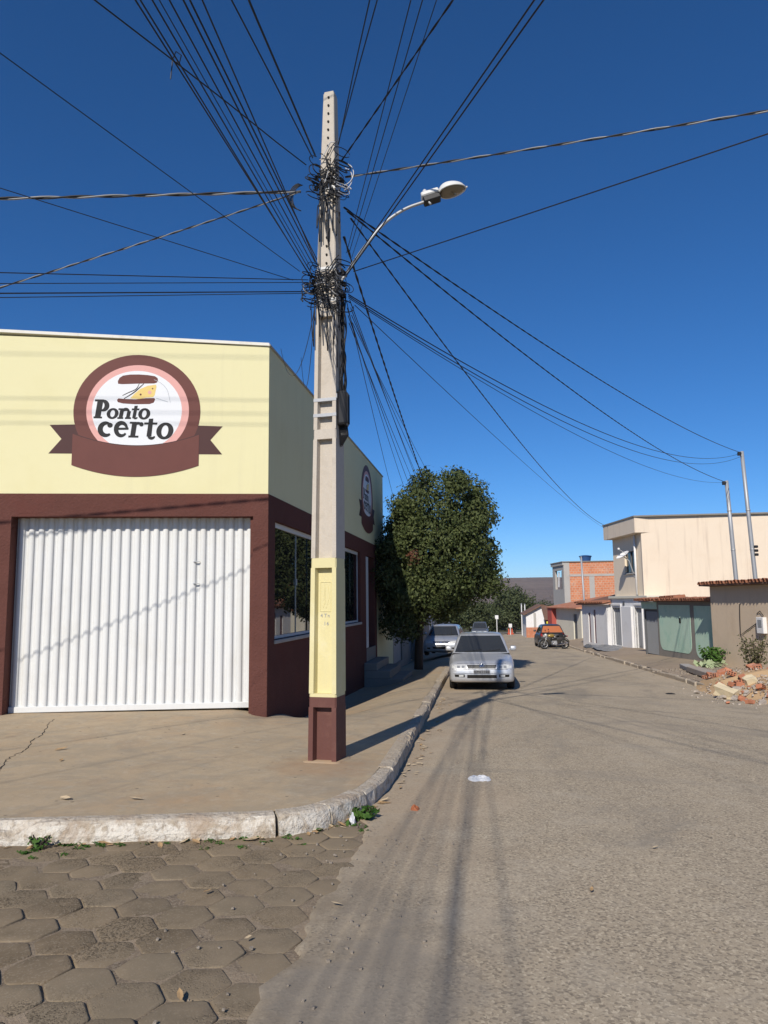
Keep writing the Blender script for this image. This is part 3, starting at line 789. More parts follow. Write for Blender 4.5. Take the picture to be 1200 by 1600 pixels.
# painted round sign, drawn as paint layers on the wall (units: logo pixels)
def sign(place, parent):
    lay = [0]
    def pl(X, Y, k): return place((X - 575) / 497., 5.63 - (Y - 75) * .002106, .0015 + .0011 * k)
    def poly(name, pts, mat, k, par):
        mb = MB(); mb.prism(pts, lambda X, Y: pl(X, Y, k - .9), lambda X, Y: pl(X, Y, k)); return fixnormals(mb.make(name, mat, par))
    def ell(cx, cy, rx, ry, n=64, a0=0, a1=2 * pi): return [(cx + rx * cos(a0 + (a1 - a0) * i / n), cy + ry * sin(a0 + (a1 - a0) * i / n)) for i in range(n)]
    sg = poly('painted_badge', ell(575, 520, 497, 447), mt['brownpaint'], 1, parent)
    poly('badge_rim', ell(579, 515, 402, 360), mt['pink'], 2, sg)
    poly('badge_face', ell(573, 515, 352, 314), mt['signwhite'], 3, sg)
    for s in (-1, 1):
        tip = 575 + s * 675
        poly('ribbon_tail', [(575 + s * 440, 626), (tip, 632), (575 + s * 580, 740), (tip, 852), (575 + s * 440, 852)], mt['browndark'], .5, sg)
    top = [(80 + 985 * i / 24, 700 + 92 * (1 - ((i - 12) / 12.) ** 2)) for i in range(25)]
    bot = [(1065 - 985 * i / 24, 940 + 88 * (1 - ((i - 12) / 12.) ** 2)) for i in range(25)]
    poly('ribbon', top + bot, mt['brownpaint'], 5, sg)
    edge = [(x, y) for x, y in top] + [(x, y - 7) for x, y in reversed(top)]
    poly('ribbon_edge', edge, mt['browndark'], 4, sg)
    bun = [(418, 305), (415, 285), (428, 258), (455, 240), (510, 231), (580, 229), (650, 233), (705, 241), (727, 256), (731, 275), (722, 292), (700, 299), (580, 302), (450, 308)]
    poly('bun', bun, mt['brownpaint'], 4, sg)
    poly('bun', [(413, 432), (425, 420), (470, 424), (560, 426), (640, 416), (705, 414), (712, 425), (702, 450), (670, 462), (560, 465), (460, 460), (420, 450)], mt['brownpaint'], 4, sg)
    ch = poly('cheese', [(716, 308), (720, 325), (708, 392), (695, 408), (640, 412), (590, 424), (515, 420), (545, 385), (590, 345), (650, 318)], mt['cheese'], 4, sg)
    for (x, y, r) in ((668, 370, 15), (597, 388, 8), (690, 340, 6)): poly('cheese_hole', ell(x, y, r, r, 16), mt['brownpaint'] if r < 14 else mt['pink'], 5, ch)
    def stroke(name, P, w, mat, k):
        pts = catmull(P, 8); L_, R_ = [], []
        for i, p in enumerate(pts):
            tg = (pts[min(i + 1, len(pts) - 1)] - pts[max(i - 1, 0)]).normalized(); nn = Vector((-tg.y, tg.x)) * (w / 2 * (.35 + .65 * sin(pi * (.1 + .8 * i / len(pts)))))
            L_.append(tuple(p + nn)); R_.append(tuple(p - nn))
        poly(name, L_ + R_[::-1], mat, k, sg)
    stroke('paint_line', [(585, 300), (560, 345), (500, 375), (455, 398)], 7, mt['black'], 4.2)
    stroke('paint_line', [(620, 302), (585, 335), (540, 375), (468, 422)], 9, mt['black'], 4.2)
    stroke('paint_line', [(700, 268), (760, 300), (805, 350), (828, 430), (832, 450)], 5, mt['greypaint'], 4.2)
    stroke('paint_line', [(720, 415), (760, 428), (815, 444)], 7, mt['greypaint'], 4.2)
    # lettering: bold slab serif
    lt = [5.0]
    root = poly('lettering', [(263, 437), (308, 437), (290, 572), (245, 572)], mt['black'], 4.5, sg)
    def P_(pts): lt[0] += .06; poly('letter_stroke', pts, mt['black'], lt[0], root)
    def O_(cx, cy, rx, ry, ix, iy, sl=0.):
        lt[0] += .06; n = 36; mb = MB()
        for i in range(n):
            a = 2 * pi * i / n
            for (A, B) in ((rx, ry), (ix, iy)):
                X = cx + A * cos(a) - sl * (B * sin(a)); Y = cy + B * sin(a); mb.v.append(pl(X, Y, lt[0]))
        for i in range(n):
            j = (i + 1) % n; mb.f.append((2 * i, 2 * j, 2 * j + 1, 2 * i + 1))
        fixnormals(mb.make('letter_stroke', mt['black'], root))
    def A_(cx, cy, rx, ry, w0, w1, a0, a1, n=20):
        lt[0] += .06; mb = MB(); a0, a1 = radians(a0), radians(a1)
        for i in range(n + 1):
            f = i / n; a = a0 + (a1 - a0) * f; w = w0 + (w1 - w0) * sin(pi * f)
            for q in (1, -1): mb.v.append(pl(cx + (rx + q * w / 2) * cos(a), cy + (ry + q * w / 2) * sin(a), lt[0]))
        for i in range(n): mb.f.append((2 * i, 2 * i + 2, 2 * i + 3, 2 * i + 1))
        fixnormals(mb.make('letter_stroke', mt['black'], root))
    P_([(243, 430), (312, 430), (311, 446), (242, 446)]); P_([(236, 563), (302, 565), (301, 579), (236, 578)])
    A_(298, 478, 39, 38, 14, 38, -92, 92)                                   # P bowl
    O_(383, 540, 46, 43, 18, 27, .1)                                        # o
    P_([(443, 500), (474, 500), (460, 578), (429, 578)]); P_([(428, 498), (468, 498), (466, 511), (427, 511)]); P_([(421, 568), (467, 568), (466, 581), (420, 581)])
    P_([(497, 520), (526, 520), (515, 578), (486, 578)]); A_(486, 530, 26, 24, 8, 26, 180, 350); P_([(480, 568), (528, 568), (527, 581), (480, 581)])   # n
    P_([(552, 478), (578, 476), (562, 575), (536, 575)]); P_([(533, 498), (592, 498), (590, 512), (531, 512)]); A_(561, 562, 16, 14, 8, 15, 20, 170)      # t
    O_(630, 540, 47, 45, 18, 28, .1)                                        # o
    A_(338, 662, 47, 48, 16, 40, 50, 300); O_(366, 631, 21, 19, 1, 1)       # c
    A_(456, 662, 42, 50, 15, 36, 38, 362, 28); P_([(425, 650), (511, 648), (510, 665), (423, 667)])                                                            # e
    P_([(538, 606), (577, 605), (562, 722), (524, 722)]); P_([(520, 603), (572, 603), (570, 617), (518, 617)]); P_([(512, 710), (590, 711), (588, 726), (510, 725)])
    A_(588, 632, 28, 18, 8, 22, 190, 325); O_(610, 622, 17, 17, 1, 1)       # r
    P_([(668, 578), (702, 576), (690, 716), (652, 716)]); P_([(633, 607), (735, 607), (732, 623), (630, 623)]); A_(690, 708, 26, 22, 10, 22, 15, 170)      # t
    O_(795, 672, 67, 66, 27, 45, .1)                                        # o
    return sg
sign(lambda x, z, d: fac(2.10 - x, -d - .001, z), shop)
sign(lambda x, z, d: (-3.49 + d + .001, 21.28 + x * 1.04, z - .02), shop)

# ================================================================ CONCRETE UTILITY POLE
PB = Vector((-1.755, 7.93)); PROT = radians(8)
PR = Vector((cos(PROT), -sin(PROT))); PN = Vector((-sin(PROT), -cos(PROT)))        # face right, face normal (to the viewer)
PW = [(-.6, .32), (0, .315), (2., .29), (3.4, .265), (4.9, .245), (6.2, .195), (7.58, .13)]
def pwid(z):
    for (a, wa), (b, wb) in zip(PW[:-1], PW[1:]):
        if z <= b: return wa + (wb - wa) * (z - a) / (b - a)
    return PW[-1][1]
def ppt(a, d, z):                                       # a, d in units of half width; d>0 towards the viewer
    h = pwid(z) / 2; lean = .0075 * z
    p = PB + PR * (a * h + lean) + PN * (d * h); return (p.x, p.y, z)
pole = thing('utility_pole', 'tall tapering concrete utility pole with yellow and brown painted foot on the corner pavement', 'utility pole', (PB.x, PB.y, -.07))
FL = .67                                                # inner edge of flanges
def hsec(mb, z0, z1, n=1):                              # H section between two heights: flanges, web
    for k in range(n):
        a, b = z0 + (z1 - z0) * k / n, z0 + (z1 - z0) * (k + 1) / n
        for s in (-1, 1):
            for face in (1, -1):
                pts = []
                for z in (a, b):
                    q = [(s * 1., 0.), (s * FL * .86, 0.), (s * FL * .86, face * .5), (s * FL, face * 1.), (s * 1., face * 1.)]
                    pts.append([ppt(x, d, z) for x, d in q])
                bb = len(mb.v); mb.v += pts[0] + pts[1]
                for i in range(1, 5):
                    j = (i + 1) % 5
                    mb.f.append((bb + i, bb + j, bb + 5 + j, bb + 5 + i))
                mb.f.append((bb, bb + 1, bb + 2, bb + 3, bb + 4)); mb.f.append((bb + 9, bb + 8, bb + 7, bb + 6, bb + 5))
        pts = [[ppt(x, d, z) for x, d in ((-FL * .88, -.48), (FL * .88, -.48), (FL * .88, .48), (-FL * .88, .48))] for z in (a, b)]
        mb.hexa(pts[0] + pts[1])
def solid(mb, z0, z1, e=1.0):
    ch = .1
    q = [(-e, -e + ch), (-e + ch, -e), (e - ch, -e), (e, -e + ch), (e, e - ch), (e - ch, e), (-e + ch, e), (-e, e - ch)]
    bb = len(mb.v); mb.v += [ppt(x, d, z0) for x, d in q] + [ppt(x, d, z1) for x, d in q]
    mb.f.append(tuple(bb + i for i in range(7, -1, -1))); mb.f.append(tuple(bb + 8 + i for i in range(8)))
    for i in range(8): j = (i + 1) % 8; mb.f.append((bb + i, bb + j, bb + 8 + j, bb + 8 + i))
mb = MB(); hsec(mb, -.4, .50, 2); solid(mb, .50, .605, .998); fixnormals(mb.make('painted_foot', mt['polebrown'], pole, label='dark brown painted foot of the pole'))
mb = MB(); solid(mb, .605, .64, .99); hsec(mb, .64, 1.97, 4); solid(mb, 1.97, 2.075, .998); fixnormals(mb.make('painted_band', mt['poleyellow'], pole, label='pale yellow painted band of the pole'))
mb = MB(); hsec(mb, 2.075, 3.39, 4); solid(mb, 3.39, 3.50, .998); hsec(mb, 3.50, 4.80, 4); solid(mb, 4.80, 4.92, .999)
for a, b in ((4.92, 5.4), (5.4, 6.0), (6.0, 6.6), (6.6, 7.2), (7.2, 7.56)): solid(mb, a, b, 1.0)
solid(mb, 7.56, 7.585, .9)
fixnormals(mb.make('shaft', mt['concrete'], pole))
mb = MB()                                               # mortar collar where the pole leaves the pavement
rgc = [(1.25 + .35 * fbm(3 * cos(a) + 5, 3 * sin(a) + 5, 3, 2)) for a in np.linspace(0, 2 * pi, 29)[:-1]]
for rr_, zz_ in ((1.0, -.06), (1.0, -.022), (.86, .012)):
    for i, a in enumerate(np.linspace(0, 2 * pi, 29)[:-1]):
        q = rgc[i] * rr_; x, y = max(-1.02, min(1.02, 1.35 * cos(a))) * q, max(-1.02, min(1.02, 1.35 * sin(a))) * q
        p = ppt(x, y, 0); mb.v.append((p[0], p[1], walkz(p[0], p[1]) + zz_))
for j in range(2):
    for i in range(28): i2 = (i + 1) % 28; mb.f.append((j * 28 + i, j * 28 + i2, (j + 1) * 28 + i2, (j + 1) * 28 + i))
mb.f.append(tuple(56 + i for i in range(28)))
fixnormals(mb.make('mortar_collar', M_walk, pole, smooth=True))
# bolt holes, one after the other up the face
hm = MB(); hm.lathe([(.0125, -.012), (.0125, .004)], (0, 0, 0), 'Y', 10)
hole_me = bpy.data.meshes.new('bolt_hole'); hole_me.from_pydata(hm.v, [], hm.f); hole_me.materials.append(mt['hole'])
for k in range(24):
    z = 5.12 + k * .1035; p = Vector(ppt(.05, 1.0, z)) - Vector((PB.x, PB.y, -.07))
    inst('bolt_hole', hole_me, p, (0, 0, -PROT), pole)
for z, m_ in ((3.835, 'galv'), (4.99, 'galv'), (5.24, 'steelwhite'), (5.37, 'steelwhite'), (6.36, 'steelwhite'), (3.66, 'galv')):
    mb = MB(); q = [(-1.03, -1.03), (1.03, -1.03), (1.03, 1.03), (-1.03, 1.03)]; h = .018 if z < 5.1 else .022
    mb.hexa([ppt(x, d, z - h) for x, d in q] + [ppt(x, d, z + h) for x, d in q]); fixnormals(mb.make('steel_strap', mt[m_], pole))
for z, sx in ((5.16, -1), (5.28, -1), (5.20, 1), (5.33, 1), (6.42, -1), (6.55, -1), (6.45, 1), (5.06, 1)):
    mb = MB(); c = Vector(ppt(sx * 1.0, .3, z)); dv = Vector((PR.x, PR.y, 0)) * sx
    mb.tube([c, c + dv * .05, c + dv * .05 + Vector((0, 0, .05))], .016, 8); mb.lathe([(.012, -.03), (.028, -.028), (.02, -.01), (.028, .008), (.012, .02)], tuple(c + dv * .07), 'Z', 10)
    mb.make('insulator', mt['blackplastic'], pole)
# hand-scratched figures in the paint
def text_mesh(s, size):
    cu = bpy.data.curves.new('lettering', 'FONT'); cu.body = s; cu.size = size; cu.align_x = 'CENTER'
    ob = bpy.data.objects.new('lettering', cu); COL.objects.link(ob)
    dg = bpy.context.evaluated_depsgraph_get(); me = bpy.data.meshes.new_from_object(ob.evaluated_get(dg))
    bpy.data.objects.remove(ob); v = [tuple(x.co) for x in me.vertices]; f = [tuple(p.vertices) for p in me.polygons]
    bpy.data.meshes.remove(me); return v, f
for s, x0, z, size in (('4', -.05, 1.44, .055), ('T', -.005, 1.44, .055), ('n', .032, 1.44, .055), ('1', -.012, 1.355, .055), ('6', .022, 1.355, .055)):
    v, f = text_mesh(s, size)
    W_ = []
    for x, y, _ in v:
        p = PB + PR * (x + x0 + .0075 * z + .005) + PN * (pwid(z) / 2 * .48 + .004); W_.append((p.x, p.y, z + y))
    add('lettering', W_, f, mt['galv'], pole)
mb = MB()                                               # maker's panel pressed in the recess
for a0, a1, z0, z1 in ((-.42, .42, 1.815, 1.822), (-.42, .42, 1.50, 1.507), (-.42, -.39, 1.507, 1.815), (.39, .42, 1.507, 1.815)):
    mb.hexa([ppt(a0, .47, z0), ppt(a1, .47, z0), ppt(a1, .51, z0), ppt(a0, .51, z0), ppt(a0, .47, z1), ppt(a1, .47, z1), ppt(a1, .51, z1), ppt(a0, .51, z1)])
for (a, b, z0, z1) in ((-.15, -.1, 1.62, 1.79), (-.05, -.05, 1.58, 1.76), (.28, .15, 1.64, 1.78), (.12, .2, 1.57, 1.63), (-.2, -.12, 1.54, 1.6), (.0, .06, 1.53, 1.55)):
    mb.hexa([ppt(a, .47, z0), ppt(a + .035, .47, z0), ppt(a + .035, .50, z0), ppt(a, .50, z0), ppt(b, .47, z1), ppt(b + .035, .47, z1), ppt(b + .035, .50, z1), ppt(b, .50, z1)])
fixnormals(mb.make('maker_panel', mt['poleyellow'], pole))

# ---- street lamp on its curved arm
lamp = thing('street_lamp', 'street lamp with curved white arm and oval head clamped to the concrete pole', 'street lamp', (-1.55, 7.86, 5.2))
arm = catmull([(-1.60, 7.86, 5.18), (-1.50, 7.87, 5.33), (-1.30, 7.88, 5.62), (-1.07, 7.90, 5.90), (-.84, 7.92, 6.06), (-.62, 7.94, 6.14), (-.56, 7.945, 6.16)], 8)
MB().tube(arm, .0175, 10).make('arm', mt['galv'], lamp, smooth=True)
# head along direction from arm end, aimed out over the road and tipped up
hb = Vector((-.59, 7.945, 6.165)); hx = Vector((.93, .12, .30)).normalized(); hy = Vector((0, 0, 1)).cross(hx).normalized(); hz = hx.cross(hy)
roll = radians(-9); hy, hz = hy * cos(roll) + hz * sin(roll), hz * cos(roll) - hy * sin(roll)
def hp(x, y, z): return tuple(hb + (hx * x + hy * y + hz * z) * .84)
mb = MB(); mb.bevbox(-.04, .20, -.065, .065, -.06, .03, .012, hp); mb.make('ballast_box', mt['blackplastic'], lamp)
mb = MB(); mb.bevbox(-.045, .205, -.075, .075, .028, .10, .015, hp); mb.make('box_cover', mt['steelwhite'], lamp)
mb = MB(); mb.lathe([(.028, 0), (.03, .04), (.022, .06)], (.03, 0, .10), 'Z', 12, hp); mb.make('photocell', mt['cablewhite'], lamp)
mb = MB(); mb.tube([hp(.02, -.03, -.06), hp(.03, -.05, -.12)], .012, 6); mb.make('clamp_bolt', mt['galv'], lamp)
# oval shade: upper shell and glass bowl
nu, nv = 28, 10; mb = MB()
def shade(u, v):                                        # v 0 rim .. 1 crown
    a = 2 * pi * u; L = .185; W_ = .13
    k = cos(v * pi / 2) ** .7; x = .385 + L * cos(a) * k; y = W_ * sin(a) * k * (1 - .12 * cos(a))
    return hp(x, y, .015 + .115 * sin(v * pi / 2) - .02 * cos(a))
mb.quadgrid(shade, nu, nv); fixnormals(mb.make('shade', mt['steelwhite'], lamp, smooth=True))
mb = MB(); mb.quadgrid(lambda u, v: hp(.385 + .175 * cos(2 * pi * u) * cos(v * pi / 2), .122 * sin(2 * pi * u) * cos(v * pi / 2) * (1 - .12 * cos(2 * pi * u)), .006 - .03 * sin(v * pi / 2) - .02 * cos(2 * pi * u)), nu, 6)
fixnormals(mb.make('lens', mt['lens'], lamp, smooth=True))
mb = MB(); rim = [hp(.385 + .185 * cos(a), .13 * sin(a) * (1 - .12 * cos(a)), .01 - .02 * cos(a)) for a in np.linspace(0, 2 * pi, 41)]
mb.tube(rim, .008, 6, False); mb.make('rim', mt['steelwhite'], lamp, smooth=True)
mb = MB(); mb.tube([hp(.565, 0, .0), hp(.60, .01, .012)], .01, 6); mb.make('latch', mt['steelwhite'], lamp)

# ---- splice enclosure strapped to the pole
sb = thing('splice_enclosure', 'black plastic cable splice box strapped to the side of the concrete pole', 'cable box', (-1.58, 7.87, 3.5))
def sp(x, y, z): return (-1.575 + x * cos(PROT) + y * sin(PROT) * 0, 7.88 - x * sin(PROT) + y, 3.74 + z)
mb = MB(); mb.bevbox(-.045, .075, -.08, .1, -.20, .2, .03, sp, 2); mb.make('case', mt['blackplastic'], sb, smooth=False)
for y in (-.05, .0, .05):
    mb = MB(); mb.bevbox(.07, .088, y - .008, y + .008, -.17, .17, .004, sp); mb.make('rib', mt['blackplastic'], sb)
mb = MB()
for k in range(6): 
    x = -.03 + .018 * k; mb.tube([sp(x, .0, -.2), sp(x * .6, .01, -.30), sp(x * .3 - .02, .02, -.38 - .02 * (k % 3)), sp(x * .8 + .03, .0, -.30), sp(x, .03, -.2)], .008, 6)
mb.make('cable_tails', mt['cable'], sb)
mb = MB(); mb.bevbox(-.05, -.03, -.1, -.06, .1, .16, .005, sp); mb.make('tag_plate', mt['cablewhite'], sb)

# ================================================================ OVERHEAD WIRES
def sagline(a, b, sag, n=22):
    a, b = Vector(a), Vector(b); out = []
    for i in range(n + 1):
        u = (i / n) ** 1.25; p = a.lerp(b, u); p.z -= 4 * sag * u * (1 - u); out.append(p)
    return out
ORD = ['first', 'second', 'third', 'fourth', 'fifth', 'sixth', 'seventh', 'eighth', 'ninth', 'tenth', 'eleventh', 'twelfth']
def wire(label, a, b, r, sag=0.0, group=None, mat='cable', n=22, wob=0.):
    pts = sagline(a, b, sag, n)
    if wob:
        for i, p in enumerate(pts[1:-1]): p.x += wob * random.uniform(-1, 1); p.z += wob * random.uniform(-1, 1)
    o = MB().tube(pts, r * .78, 6).make('overhead_wire', mt[mat], smooth=True); tag(o, label, 'wire', group); return o
def twisted(label, a, b, r, sag, pitch=.55, mats=('cable', 'cablegrey'), group=None):
    r *= .8; pts = sagline(a, b, sag, 30); th = thing('twisted_cable', label, 'cable', tuple(pts[0]), 0, group)
    dense = []
    for p, q in zip(pts[:-1], pts[1:]):
        m = max(2, min(16, int((q - p).length / (pitch / 9)))); dense += [p.lerp(q, k / m) for k in range(m)]
    dense.append(pts[-1]); L = 0
    ph = [0.]
    for p, q in zip(dense[:-1], dense[1:]): L += (q - p).length; ph.append(L / pitch * 2 * pi)
    t_ = (pts[-1] - pts[0]).normalized(); u = t_.cross(Vector((0, 0, 1))).normalized(); w = u.cross(t_)
    for k, m_ in enumerate(mats):
        rr = [p + (u * cos(ph[i] + 2 * pi * k / len(mats)) + w * sin(ph[i] + 2 * pi * k / len(mats))) * r * .95 for i, p in enumerate(dense)]
        MB().tube(rr, r, 6).make('strand', mt[m_], th, smooth=True)
    return th
FAN = [((-1.92, 7.9, 5.31), (-2.29, -18.1, 4.55), .006), ((-1.91, 7.9, 5.28), (-2.06, -18.1, 4.53), .006), ((-1.91, 7.9, 5.34), (-1.83, -18.1, 4.58), .006),
       ((-1.90, 7.9, 5.38), (-1.75, -18.1, 4.61), .004), ((-1.88, 7.9, 5.42), (-1.60, -18.1, 4.64), .006), ((-1.88, 7.9, 5.50), (-1.29, -18.09, 4.70), .007),
       ((-1.86, 7.9, 5.53), (-1.22, -18.09, 4.72), .007), ((-1.85, 7.9, 5.45), (-.55, -18.07, 4.66), .006)]
for i, (a, b, r) in enumerate(FAN):
    wire('%s from left in the fan of eight wires rising to the top edge' % ORD[i], a, b, r * 1.25, .05, 'eight wires fanning up left')
wire('black kinked service wire rising leftmost from the upper tangle to the top edge', (-1.99, 7.9, 6.71), (-11.89, -16.14, 5.82), .009, .05, wob=.01)
MB().tube([(-2.78, 5.98, 6.66), (-2.74, 5.95, 6.70), (-2.70, 5.98, 6.68), (-2.73, 6.01, 6.63), (-2.79, 5.99, 6.64), (-2.80, 5.98, 6.45)], .006, 6).make('overhead_wire', mt['cable'])
tag(bpy.context.scene.objects[-1] if False else COL.objects[-1], 'short wire end tied in a loop on the leftmost kinked wire', 'wire')
wire('thick black cable from the upper tangle to the top edge left of the pole', (-1.91, 7.9, 6.79), (-3.25, -18.07, 6.25), .010, .08, wob=.006)
wire('thickest black cable rising just left of the pole top to the top edge', (-1.88, 7.9, 6.82), (-2.07, -18.1, 6.27), .014, .08, wob=.006)
wire('black cable passing right behind the pole top, the left one of a close pair', (-1.61, 7.95, 6.96), (6.71, -16.73, 6.35), .008, .05, wob=.006)
wire('black cable passing right behind the pole top, the right one of a close pair', (-1.60, 7.95, 7.02), (7.5, -16.46, 6.40), .008, .05, wob=.006)
twisted('black twisted cable rising from the upper tangle to the top edge right of the pole', (-1.57, 7.9, 6.71), (12.38, -14.04, 6.21), .007, .06, .5, ('cable', 'cable'))
for i, (a, b, r) in enumerate([((-1.51, 7.9, 5.58), (6.19, -16.93, 4.75), .005), ((-1.48, 7.9, 5.58), (6.52, -16.84, 4.75), .005), ((-1.45, 7.9, 5.52), (6.83, -16.75, 4.71), .004)]):
    wire('thin black wire crossing behind the lamp arm towards the top edge, %s of three' % ORD[i], a, b, r, .04, 'three thin wires right of the pole')
for i, (a, b) in enumerate([((-1.55, 7.9, 5.30), (10.13, -15.33, 4.56)), ((-1.52, 7.9, 5.30), (10.3, -15.26, 4.56))]):
    wire('black wire running along the lamp arm to the top right, %s of a tight pair' % ('left' if i == 0 else 'right'), a, b, .008, .04, 'pair of wires along the lamp arm')
twisted('grey and black twisted cable leaving the pole to the right above the lamp', (-1.52, 7.9, 6.51), (23.8, 1.97, 5.62), .009, .35, .6)
wire('thin black wire leaving the lamp bracket to the right edge below the lamp', (-1.43, 7.9, 5.35), (20.92, -5.38, 4.75), .007, .12)
wire('thin wire crossing the sky diagonally to the left edge, topmost of the left wires', (-2.06, 7.9, 5.40), (-9.64, -16.97, 5.07), .005, .03)
wire('thin wire crossing the twisted cables towards the left edge', (-2.14, 7.9, 5.30), (-19.19, -11.73, 5.05), .005, .03)
twisted('thick black and grey twisted cable running level to the left edge', (-2.05, 7.9, 6.38), (-23.13, 2.57, 4.9), .013, .05, .75)
twisted('grey and black twisted cable sloping down from the pole to the left edge', (-2.05, 7.9, 6.38), (-12.3, 5.3, 2.44), .0075, .08, .4)
for i, (a, b, r) in enumerate([((-1.96, 7.9, 5.29), (-17.7, -7.65, 0.04), 0.006), ((-1.96, 7.9, 5.26), (-17.68, -7.63, -0.48), 0.005), ((-1.97, 7.9, 5.15), (-17.57, -7.61, -0.45), 0.008), ((-1.97, 7.9, 5.13), (-17.56, -7.6, -0.6), 0.005)]):
    wire('%s from the top of four level wires running to the left edge' % ORD[i], a, b, r, .02, 'four level wires to the left')
T2, T1, BH = (9.78, 29.5, 7.12), (9.15, 29.5, 6.0), (6.62, 42., 5.60)
twisted('twisted service drop to the top of the taller grey pipe mast', (-1.54, 7.9, 6.14), T2, .008, .35, .5, ('cable', 'cable'))
twisted('twisted service drop to the top of the shorter grey pipe mast', (-1.50, 7.9, 6.09), T1, .008, .45, .5, ('cable', 'cable'))
twisted('twisted service drop to the roof corner of the beige house', (-1.46, 7.9, 6.00), BH, .008, .65, .5, ('cable', 'cable'))
wire('slack thin cable from the lower clamp to the taller pipe mast, upper of two', (-1.49, 7.9, 5.08), T2, .009, .85, 'slack cables to the taller pipe mast', n=30)
wire('slack thin cable from the lower clamp to the taller pipe mast, lower of two', (-1.49, 7.9, 5.06), (9.78, 29.5, 7.0), .008, .95, 'slack cables to the taller pipe mast', n=30)
wire('slack thin cable from the lower clamp to the shorter pipe mast', (-1.49, 7.9, 5.04), T1, .006, .62, n=30)
wire('thin straight wire from the lower clamp to the beige house roof', (-1.42, 7.9, 4.95), (6.55, 42.4, 5.5), .006, .2, n=30)
twisted('thick black twisted cable curving from the pole down to the tree crown', (-1.54, 7.9, 5.78), (-2.05, 46, 5.1), .010, .75, .6, ('cable', 'cable'))
DOWN = [(-3.4, 30, 4.2, .1, .5), (-3.2, 38, 4.6, .25, .5), (-2.9, 44, 4.4, .3, .7), (-2.6, 46, 5.0, .35, .6), (-2.45, 46, 4.7, .3, .7), (-2.2, 46, 5.2, .5, .5), (-1.6, 46, 5.0, .4, .5), (-.9, 46, 5.1, .4, .4)]
for i, (x, y, z, sg_, r) in enumerate(DOWN):
    wire('%s from left of eight thin wires descending to the tree' % ORD[i], (-1.52 + .01 * i, 7.92, 5.02 - .09 * (i % 4)), (x, y, z), .004 + .004 * r, sg_, 'eight wires descending to the tree', n=26)
for i in range(2):
    wire('short slack wire drooping from the pole to the shop roof corner, %s of two' % ('upper' if i == 0 else 'lower'), (-1.9, 7.95, 4.95), (-3.35 + .22 * i, 11.6 + .5 * i, 5.84 - .0 * i), .005, .62 + .1 * i, 'slack wires to the shop roof')
wire('thin wire hanging from the beige house wall towards the mast, upper one', (7.85, 39.57, 4.3), (11.5, 39.57, 3.1), .012, .15, 'wires hanging on the beige house')
wire('thin wire hanging from the beige house wall towards the mast, lower one', (7.95, 39.57, 2.9), (10.9, 39.57, 1.95), .012, .22, 'wires hanging on the beige house')
# unseen wires added above the view only to cast level shadow lines across the sign
for i, (dl, zz_) in enumerate([(6.0, 9.65), (6.5, 9.80), (6.2, 9.37), (7.2, 11.27)]):
    wire('unseen wire added above the picture to cast a shadow line on the sign', fac(-14, -dl, zz_), fac(24, -dl - .05, zz_ - .12 + .03 * i), .007, .0, 'added shadow-casting wires above the picture')

# ---- cable tangles round the pole
def tangle(name, label, c, spread, zr, n, seed, mats):
    R = random.Random(seed); bundles = {m: MB() for m in mats}
    for k in range(n):
        m = R.choice(mats); mb = bundles[m]
        a = R.uniform(0, 2 * pi); side_ = R.choice((-1, -1, 1, 1, 0)); z = c[2] + R.gauss(0, zr)
        x0 = side_ * pwid(z) / 2 * 1.05; pts = []
        kind_ = R.random()
        if kind_ < .45:                                  # loop hanging off one side
            rx, rz = R.uniform(.03, spread), R.uniform(.04, spread * 1.2); t0 = R.uniform(0, 6.28)
            for i in range(13):
                q = t0 + 5.6 * i / 12; pts.append((c[0] + x0 + (side_ or 1) * abs(rx * .9) + rx * cos(q), c[1] - .12 + .1 * sin(q + 1), z + rz * sin(q)))
        elif kind_ < .8:                                 # strap round the face
            dz = R.uniform(-.22, .22); h = pwid(z) / 2
            for i in range(9):
                f = i / 8; pts.append((c[0] - h * 1.2 + 2.4 * h * f, c[1] - h * 1.1 - .02 - .02 * R.random(), z + dz * f + .04 * sin(f * 6 + a)))
        else:                                            # tail running down the side
            x1 = c[0] + x0 * R.uniform(.5, 1.3)
            for i in range(8): f = i / 7; pts.append((x1 + .05 * sin(f * 5 + a) * (1 - f), c[1] - .16 + .03 * R.random(), z - f * R.uniform(.25, .9)))
        mb.tube(catmull(pts, 3), R.uniform(.004, .0075), 5)
    th = thing(name, label, 'cable tangle', c)
    for m, mb in bundles.items():
        if mb.v: mb.make('loose_cable', mt[m], th, kind='stuff', smooth=True)
    return th
tangle('cable_tangle', 'messy tangle of black and white cables round the upper pole', (-1.70, 7.93, 6.46), .09, .15, 62, 3, ['cable'] * 9 + ['cablewhite'])
tangle('cable_tangle', 'dense tangle of black cables round the pole at the lamp bracket', (-1.715, 7.93, 5.16), .085, .11, 70, 5, ['cable', 'cable', 'cable', 'cable', 'cable', 'cablegrey'])
mb = MB(); R = random.Random(9)
for k in range(9):                                       # cable run down the shaded side to the splice box
    x = .05 * R.random(); pts = [(-1.575 + x + .02 * R.uniform(-1, 1), 7.90 + .03 * R.uniform(-1, 1), z) for z in np.linspace(5.1, 3.9, 9)]
    mb.tube(catmull(pts, 3), .008, 5)
th = thing('cable_run', 'bundle of black cables running down the pole to the splice box', 'cable', (-1.56, 7.9, 3.9)); mb.make('loose_cable', mt['cable'], th, kind='stuff', smooth=True)
mb = MB()
for k in range(2):
    pts = [(-1.545 + .13 * sin(q) * (1 - .12 * k), 7.86 + .05 * cos(q), 6.52 - .2 * k * .3 + .17 * cos(q)) for q in np.linspace(.2, 2.9, 10)]
    mb.tube(pts, .006, 6)
